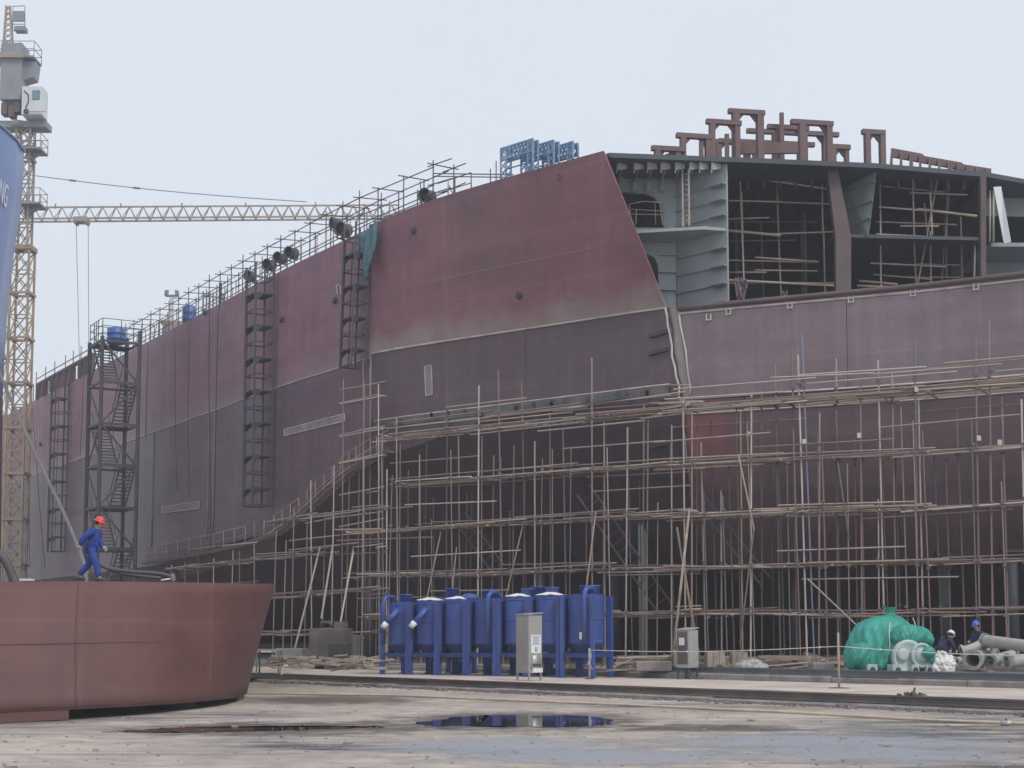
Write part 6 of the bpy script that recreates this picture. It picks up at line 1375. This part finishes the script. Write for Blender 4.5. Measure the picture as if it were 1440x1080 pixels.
# ================================================================== ROPE FENCE, POSTS, HOSE
a = atZ(829, 955, .35); a2 = atZ(1180, 968, .35); a3 = atY(1520, 965, 40); a3.z = .35
fp = thing('barrier_post', a, 'short white tube post at the right end of the blue tanks', 'post', 'barrier posts'); pole(a, a + Zv * 1.08, .035, M_['polec'], fp, 'shaft'); m = MB(); m.box(a + Zv * .02, (.3, .3, .04)); m.build('foot_plate', M_['rail'], fp)
m = MB(True); m.path([a + Zv * 1.05, a + V3((.05, -.05, .8)), a + V3((-.05, -.05, .55)), a + V3((.1, -.08, .35))], .03, 6); m.build('rag', M_['cabgrey'], fp)
fp = thing('barrier_post', a2, 'rusty tube post with round foot left of the green machine', 'post', 'barrier posts'); pole(a2, a2 + Zv * 1.62, .035, M_['pole'], fp, 'shaft'); m = MB(True); m.lathe([(.32, 0), (.32, .02), (.05, .04)], a2, 16); m.build('foot_plate', M_['rail'], fp)
rp = []
for (p0, p1, sg) in ((a + Zv * 1.02, a2 + Zv * 1.22, .10), (a2 + Zv * 1.22, a3 + Zv * 1.0, .08)):
    for k in range(16): t = k / 16; q = p0.lerp(p1, t); q.z -= sg * math.sin(math.pi * t); rp.append(q)
m = MB(True); m.path(rp, .013, 5)
for k in range(3, 30, 4): ellip(m, rp[k], (.05, .03, .03), 6)
tag(m.build('barrier_rope', M_['chain']), 'thin white knotted rope strung along the platform past the green machine', 'rope')
hp_ = [atZ(x, y, .045) for x, y in [(300, 974), (380, 975), (470, 976.5), (560, 978), (680, 983), (740, 985.5), (820, 988.5), (900, 992), (1000, 996.5), (1100, 1001), (1200, 1006.5), (1300, 1012), (1400, 1016), (1460, 1018.5), (1560, 1024)]]
hose('water_hose', hp_, .032, 'hose', 'long cream hose lying across the whole yard before the kerb')
a = atZ(1415, 1017, .05); t = thing('hose_coupling', a, 'small metal hose coupling on the cream hose at far right', 'coupling'); m = MB(True); m.path([a + V3((-.10, .05, .0)), a + V3((.10, -.05, .0))], .06, 10); m.build('body', M_['steel'], t); m = MB(); m.box(a + V3((0, 0, .06)), (.04, .04, .08)); m.build('lever', M_['rail'], t)
c = atZ(1285, 978, .355); m = MB()
for k in range(16): z_ = random.uniform(.02, .09); m.box(c + V3((random.gauss(0, .16), random.gauss(0, .08), z_ * .6)), (random.uniform(.05, .16), random.uniform(.04, .1), z_), Matrix.Rotation(random.uniform(0, 3), 3, 'Z') @ Matrix.Rotation(random.uniform(-.5, .5), 3, 'X'))
m.tube(c + V3((.0, 0, 0)), c + V3((.03, 0, .2)), .03); tag(m.build('debris_heap', M_['rustdark']), 'little heap of debris on the platform edge below the green machine', 'debris', kind='stuff')

# ================================================================== TOWER CRANES AND THE BLUE SHIP
YC = 126.0
C = lambda x, y, dy=0: atY(x, y, YC + dy)
cr = thing('tower_crane', C(22, 905), 'yellow lattice tower crane with white cab at the left picture edge', 'crane')
mw = 1.55; xc = C(21, 600).x; yc = YC + .8
def mast(root, xc, yc, z0, z1, w_, sec, mt, r=.085):
    z = z0
    while z < z1:
        e = min(z + sec, z1); m = MB()
        for sx in (-1, 1):
            for sy in (-1, 1): m.beam((xc + sx * w_ / 2, yc + sy * w_ / 2, z), (xc + sx * w_ / 2, yc + sy * w_ / 2, e), r * 2, r * 2, V3((1, 0, 0)))
        s_ = m.build('mast_section', M_[mt], root)
        m = MB(); n = 2; h = (e - z) / n
        for k in range(n):
            za, zb = z + k * h, z + (k + 1) * h
            for sy in (-1, 1): m.beam((xc - w_ / 2, yc + sy * w_ / 2, za), (xc + w_ / 2, yc + sy * w_ / 2, zb), .09, .09); m.beam((xc + w_ / 2, yc + sy * w_ / 2, za), (xc - w_ / 2, yc + sy * w_ / 2, zb), .09, .09)
            for sx in (-1, 1): m.beam((xc + sx * w_ / 2, yc - w_ / 2, za), (xc + sx * w_ / 2, yc + w_ / 2, zb), .09, .09)
            for sy in (-1, 1): m.beam((xc - w_ / 2, yc + sy * w_ / 2, za), (xc + w_ / 2, yc + sy * w_ / 2, za), .10, .10)
        m.build('lacing', M_[mt], s_); m = MB()
        for sx in (-1, 1):
            m.box((xc + sx * w_ / 2, yc, e), (.34, w_ + .34, .22))
        for sy in (-1, 1): m.box((xc, yc + sy * w_ / 2, e), (w_ - .3, .16, .2))
        m.build('joint_collar', M_[mt], s_); z = e
zA = C(30, 345).z
mast(cr, xc, yc, 0, zA, mw, 3.9, 'yellow')
mast(cr, C(30, 250).x, yc, zA, C(30, 175).z, 1.2, 3.9, 'beige')
def platform(x0, x1, y, hr=18, bracket=True):
    p0, p1 = C(x0, y), C(x1, y); z = p0.z; m = MB(); m.box(((p0.x + p1.x) / 2, YC + .6, z), (p1.x - p0.x, 2.2, .16)); pf = m.build('platform', M_['cgrey'], cr)
    if bracket: m = MB(); m.prism([V3((p0.x, YC + .5, z - .08)), V3((p1.x, YC + .5, z - .08)), V3((p0.x + .2, YC + .5, z - 1.0))], (0, .2, 0)); m.build('bracket', M_['cgrey'], cr)
    for k in range(4):
        x = p0.x + (p1.x - p0.x) * k / 3
        for dy in (-.45, 1.6): pole((x, YC + dy, z), (x, YC + dy, z + hr / 16.8), .035, M_['cgrey'], pf, 'stanchion')
    for h in (.5, 1.0):
        for dy in (-.45, 1.6): pole((p0.x, YC + dy, z + hr / 16.8 * h), (p1.x, YC + dy, z + hr / 16.8 * h), .035, M_['cgrey'], pf, 'guard_rail')
        pole((p1.x, YC - .45, z + hr / 16.8 * h), (p1.x, YC + 1.6, z + hr / 16.8 * h), .035, M_['cgrey'], pf, 'guard_rail')
platform(33, 59, 210, 22); platform(30, 58, 287, 22); platform(-10, 50, 82, 23, False)
# slewing ring, machinery, cab
m = MB(True); m.lathe([(1.0, 0), (1.0, .5), (.8, .6)], V3((C(24, 178).x, yc, C(24, 178).z)), 18); m.build('slewing_ring', M_['beige'], cr)
p0, p1 = C(-20, 170), C(65, 178); m = MB(); m.box(((p0.x + p1.x) / 2, YC + .8, p1.z + .25), (p1.x - p0.x, 1.6, .55)); m.build('turntable_frame', M_['cgrey'], cr)
p0, p1 = C(37, 128), C(64, 167); m = MB(); m.box(((p0.x + p1.x) / 2, YC - .3, (p0.z + p1.z) / 2), (p1.x - p0.x, 1.6, p0.z - p1.z)); cb = m.build('cab', M_['cab'], cr)
q0, q1 = C(52, 134), C(61, 146); m = MB(); m.box(((q0.x + q1.x) / 2, YC - 1.13, (q0.z + q1.z) / 2), (q1.x - q0.x, .06, q0.z - q1.z)); m.build('window', M_['glass'], cb)
m = MB(); m.box((C(56.5, 140).x, YC - 1.11, C(56.5, 140).z), (.68, .04, .84)); m.build('window_frame', M_['cgrey'], cb)
m = MB(True); m.path([V3((C(40, 134).x, YC - 1.14, C(40, 134).z)), V3((C(46, 140).x, YC - 1.14, C(46, 140).z)), V3((C(46, 150).x, YC - 1.14, C(46, 150).z)), V3((C(42, 158).x, YC - 1.14, C(42, 158).z))], .05, 6); m.build('hose', M_['black'], cb)
m = MB(True); m.lathe([(.22, 0), (.24, .05), (.1, .08)], (0, 0, 0), 14); m.build('horn', M_['black'], cb, Matrix.Translation(V3((C(43, 163).x, YC - 1.12, C(43, 163).z))) @ Matrix.Rotation(R(90), 4, 'X'))
pole(C(36, 157, -1.2), C(65, 157, -1.2), .03, M_['cgrey'], cr, 'guard_rail')
p0, p1 = C(5, 64), C(32, 143); m = MB(); m.box(((p0.x + p1.x) / 2, YC + .4, (p0.z + p1.z) / 2), (p1.x - p0.x, 2.0, p0.z - p1.z)); b = m.build('machinery_house', M_['cgrey'], cr)
p0, p1 = C(-12, 79), C(37, 86); m = MB(); m.box(((p0.x + p1.x) / 2, YC - .75, (p0.z + p1.z) / 2), (p1.x - p0.x, .3, p0.z - p1.z)); m.build('deck_beam', M_['beige'], cr)
p0, p1 = C(32, 86), C(47, 108); m = MB(); m.prism([C(32, 86), C(50, 86), C(47, 108), C(33, 112)], (0, 1.4, 0)); m.build('under_box', M_['cgrey'], cr)
for (x, y) in ((8, 155), (18, 158), (26, 152)): m = MB(); c_ = C(x, y); m.box(c_, (.5, .9, 1.0)); m.build('winch', M_['brown'], cr)
m = MB()
A_ = [C(5, 62), C(18, 62), C(9, 8), C(14, 8)]
m.beam(A_[0], A_[2], .16, .16); m.beam(A_[1], A_[3], .16, .16)
for k in range(7):
    f0, f1 = k / 7, (k + 1) / 7; m.beam(A_[0].lerp(A_[2], f0), A_[1].lerp(A_[3], f1), .08, .08); m.beam(A_[1].lerp(A_[3], f0), A_[0].lerp(A_[2], f1), .08, .08)
m.build('apex_frame', M_['beige'], cr)
for (x0, y0, x1, y1) in [(18, 9, 18, 44), (35, 9, 35, 44), (18, 9, 35, 8), (18, 34, 35, 34), (18, 43, 35, 43), (18, 18, 35, 18)]: pole(C(x0, y0), C(x1, y1), .04, M_['cgrey'], cr, 'cage_bar')
p0, p1 = C(19, 16), C(34, 30); m = MB(); m.box(((p0.x + p1.x) / 2, YC, (p0.z + p1.z) / 2), (p1.x - p0.x, .2, p0.z - p1.z)); m.build('sign_plate', M_['cgrey'], cr)
m = MB(); m.box((C(28, 40).x, YC + .3, C(28, 40).z), (.95, .8, .4)); m.build('cage_floor', M_['cgrey'], cr)
# far crane with the long jib
YJ = 150.0; J_ = lambda x, y: atY(x, y, YJ)
fc = thing('tower_crane', V3((J_(4, 900).x, YJ, 0)), 'far crane whose long beige lattice jib reaches over the hull', 'crane')
mast(fc, J_(2, 300).x, YJ, 0, J_(2, 300).z, 1.6, 6, 'beige', .09)
mast(fc, J_(2, 300).x, YJ, J_(2, 300).z, J_(2, 238).z, .9, 4.5, 'beige', .07)
j0, j1 = J_(0, 301), atY(560, 297, YJ + 6); jd = (j1 - j0); jn = jd.length; jd.normalize(); js = jd.cross(Zv).normalized()
hh = 1.35
m = MB()
for s in (-.6, .6): m.beam(j0 + js * s - Zv * hh * .5, j1 + js * s - Zv * hh * .5, .16, .16)
m.beam(j0 + Zv * hh * .5, j1 + Zv * hh * .5, .15, .15); jb = m.build('jib_chords', M_['beige'], fc)
m = MB(); n = int(jn / 1.35)
for k in range(n):
    a, b = j0 + jd * (jn * k / n), j0 + jd * (jn * (k + .5) / n); c = j0 + jd * (jn * (k + 1) / n)
    for s in (-.6, .6): m.beam(a + js * s - Zv * hh * .5, b + Zv * hh * .5, .075, .075); m.beam(b + Zv * hh * .5, c + js * s - Zv * hh * .5, .075, .075)
    m.beam(a - js * .6 - Zv * hh * .5, a + js * .6 - Zv * hh * .5, .07, .07)
m.build('jib_lacing', M_['beige'], jb)
for px in (75, 165, 250, 340, 440): q = j0 + jd * ((px - 0) / 560 * jn); m = MB(); m.beam(q + Zv * hh * .4, q + Zv * (hh * .5 + .35), .14, .14); m.build('pendant_lug', M_['beige'], jb)
ap = J_(4, 241); e_ = J_(432, 284); m = MB(True); m.path([ap.lerp(e_, k / 10) - Zv * .35 * math.sin(math.pi * k / 10) for k in range(11)], .045, 5); pd = m.build('pendant_line', M_['wire'], fc)
for f in (.23, .44): q = ap.lerp(e_, f) - Zv * .35 * math.sin(math.pi * f); m = MB(); m.beam(q - (e_ - ap).normalized() * .35, q + (e_ - ap).normalized() * .35, .16, .16); m.build('link', M_['wire'], pd)
tc_ = J_(115, 310); m = MB(); m.box(tc_, (1.4, 1.3, .5)); m.box(tc_ - V3((.55, 0, .2)), (.2, 1.2, .5)); m.box(tc_ + V3((.55, 0, -.2)), (.2, 1.2, .5)); m.build('trolley', M_['beige'], fc)
for (xa, xb, yb) in ((107, 112, 520), (124, 125, 500)): q = J_(xb, yb); pole(J_(xa, 312), q, .03, M_['wire'], fc, 'hoist_rope')

# blue ship: flared bow seen almost end on at the picture edge
bs_ = thing('blue_ship', (-38, 90, 0), 'bow of a dark blue ship with white letters at the left edge', 'ship')
def bow(y, xs, Y=100.0): return atY(xs, y, Y)
stem = [(165, 33), (190, 33.5), (214, 34), (240, 33.5), (290, 30), (340, 22), (400, 14), (460, 9), (520, 5.5), (560, 4.0), (640, 3.0), (760, 1.5), (890, 0)]
lv = []
for (y, xs) in stem:
    s0 = bow(y, xs); z = s0.z
    lv.append([V3((s0.x - 9, 90, z)), V3((s0.x - 4.5, 97.5, z)), V3((s0.x - .8, 100.6, z)), V3((s0.x, 100, z)), V3((s0.x + .25, 97.5, z)), V3((s0.x + .1, 94, z)), V3((s0.x - .8, 89, z)), V3((s0.x - 3.5, 80, z))])
# sheer: lift of the rail towards the near side follows perspective only
lo_i = 8
m = MB(True); m.grid(lv[2:lo_i + 2], True); m.build('blue_shell', M_['shipblue'], bs_)
m = MB(True); m.grid(lv[lo_i + 1:], True); m.build('red_boot', M_['shipred'], bs_)
m = MB(True); m.path([p + V3((.03, 0, .05)) for p in lv[2][2:]], .10, 8); m.build('rail', M_['trestle'], bs_)
m = MB(); m.add([p - Zv * .02 for p in lv[2]], [tuple(range(8))]); m.build('foredeck', M_['shipblue'], bs_)
def letters(txt, pos, xdir, ydir, size, parent):
    cu = bpy.data.curves.new('lettering', 'FONT'); cu.body = txt; cu.size = size; cu.extrude = .01; cu.align_x = 'RIGHT'; cu.space_character = 1.05
    x = xdir.normalized(); zz = x.cross(ydir).normalized(); y = zz.cross(x)
    Mx = Matrix((x, y, zz)).transposed().to_4x4() @ Matrix.Diagonal((.42, 1, 1, 1)); Mx.translation = pos
    to = bpy.data.objects.new('tmp', cu); COL.objects.link(to); dg = bpy.context.evaluated_depsgraph_get(); me = bpy.data.meshes.new_from_object(to.evaluated_get(dg)); bpy.data.objects.remove(to)
    me.materials.clear(); me.materials.append(M_['letter']); return obj('lettering', me, None, parent, Mx)
def bowpt(y, k):                                      # point of the near bow side at row y, k: 0 stem .. 1 near shoulder
    q = [(r[4], r[5]) for r in lv]
    for i in range(len(stem) - 1):
        if stem[i][0] <= y <= stem[i + 1][0]:
            f = (y - stem[i][0]) / (stem[i + 1][0] - stem[i][0]); a = lv[i][4].lerp(lv[i + 1][4], f); b = lv[i][5].lerp(lv[i + 1][5], f); return a.lerp(b, k)
pR, pL, pU = bowpt(312, .22), bowpt(312, .75), bowpt(262, .22)
xd = (pR - pL).normalized(); nn = xd.cross((pU - pR)).normalized()
letters('/ING', pR + V3((.06, -.02, 0)), xd, (pU - pR), 2.2, bs_)

# ================================================================== HAZE
hz_ = MB(); hz_.box((0, 290, 29), (860, 720, 60)); ho = hz_.build('haze', None)
hm = bpy.data.materials.new('yard_haze'); hm.use_nodes = True; hn = hm.node_tree; hn.nodes.clear()
pv = hn.nodes.new('ShaderNodeVolumePrincipled'); pv.inputs['Color'].default_value = (.90, .92, 1.0, 1); pv.inputs['Density'].default_value = .00078; pv.inputs['Anisotropy'].default_value = 0.2
mo = hn.nodes.new('ShaderNodeOutputMaterial'); hn.links.new(pv.outputs[0], mo.inputs['Volume']); ho.data.materials.append(hm); tag(ho, 'thin pale haze hanging over the whole yard', 'haze', kind='stuff')
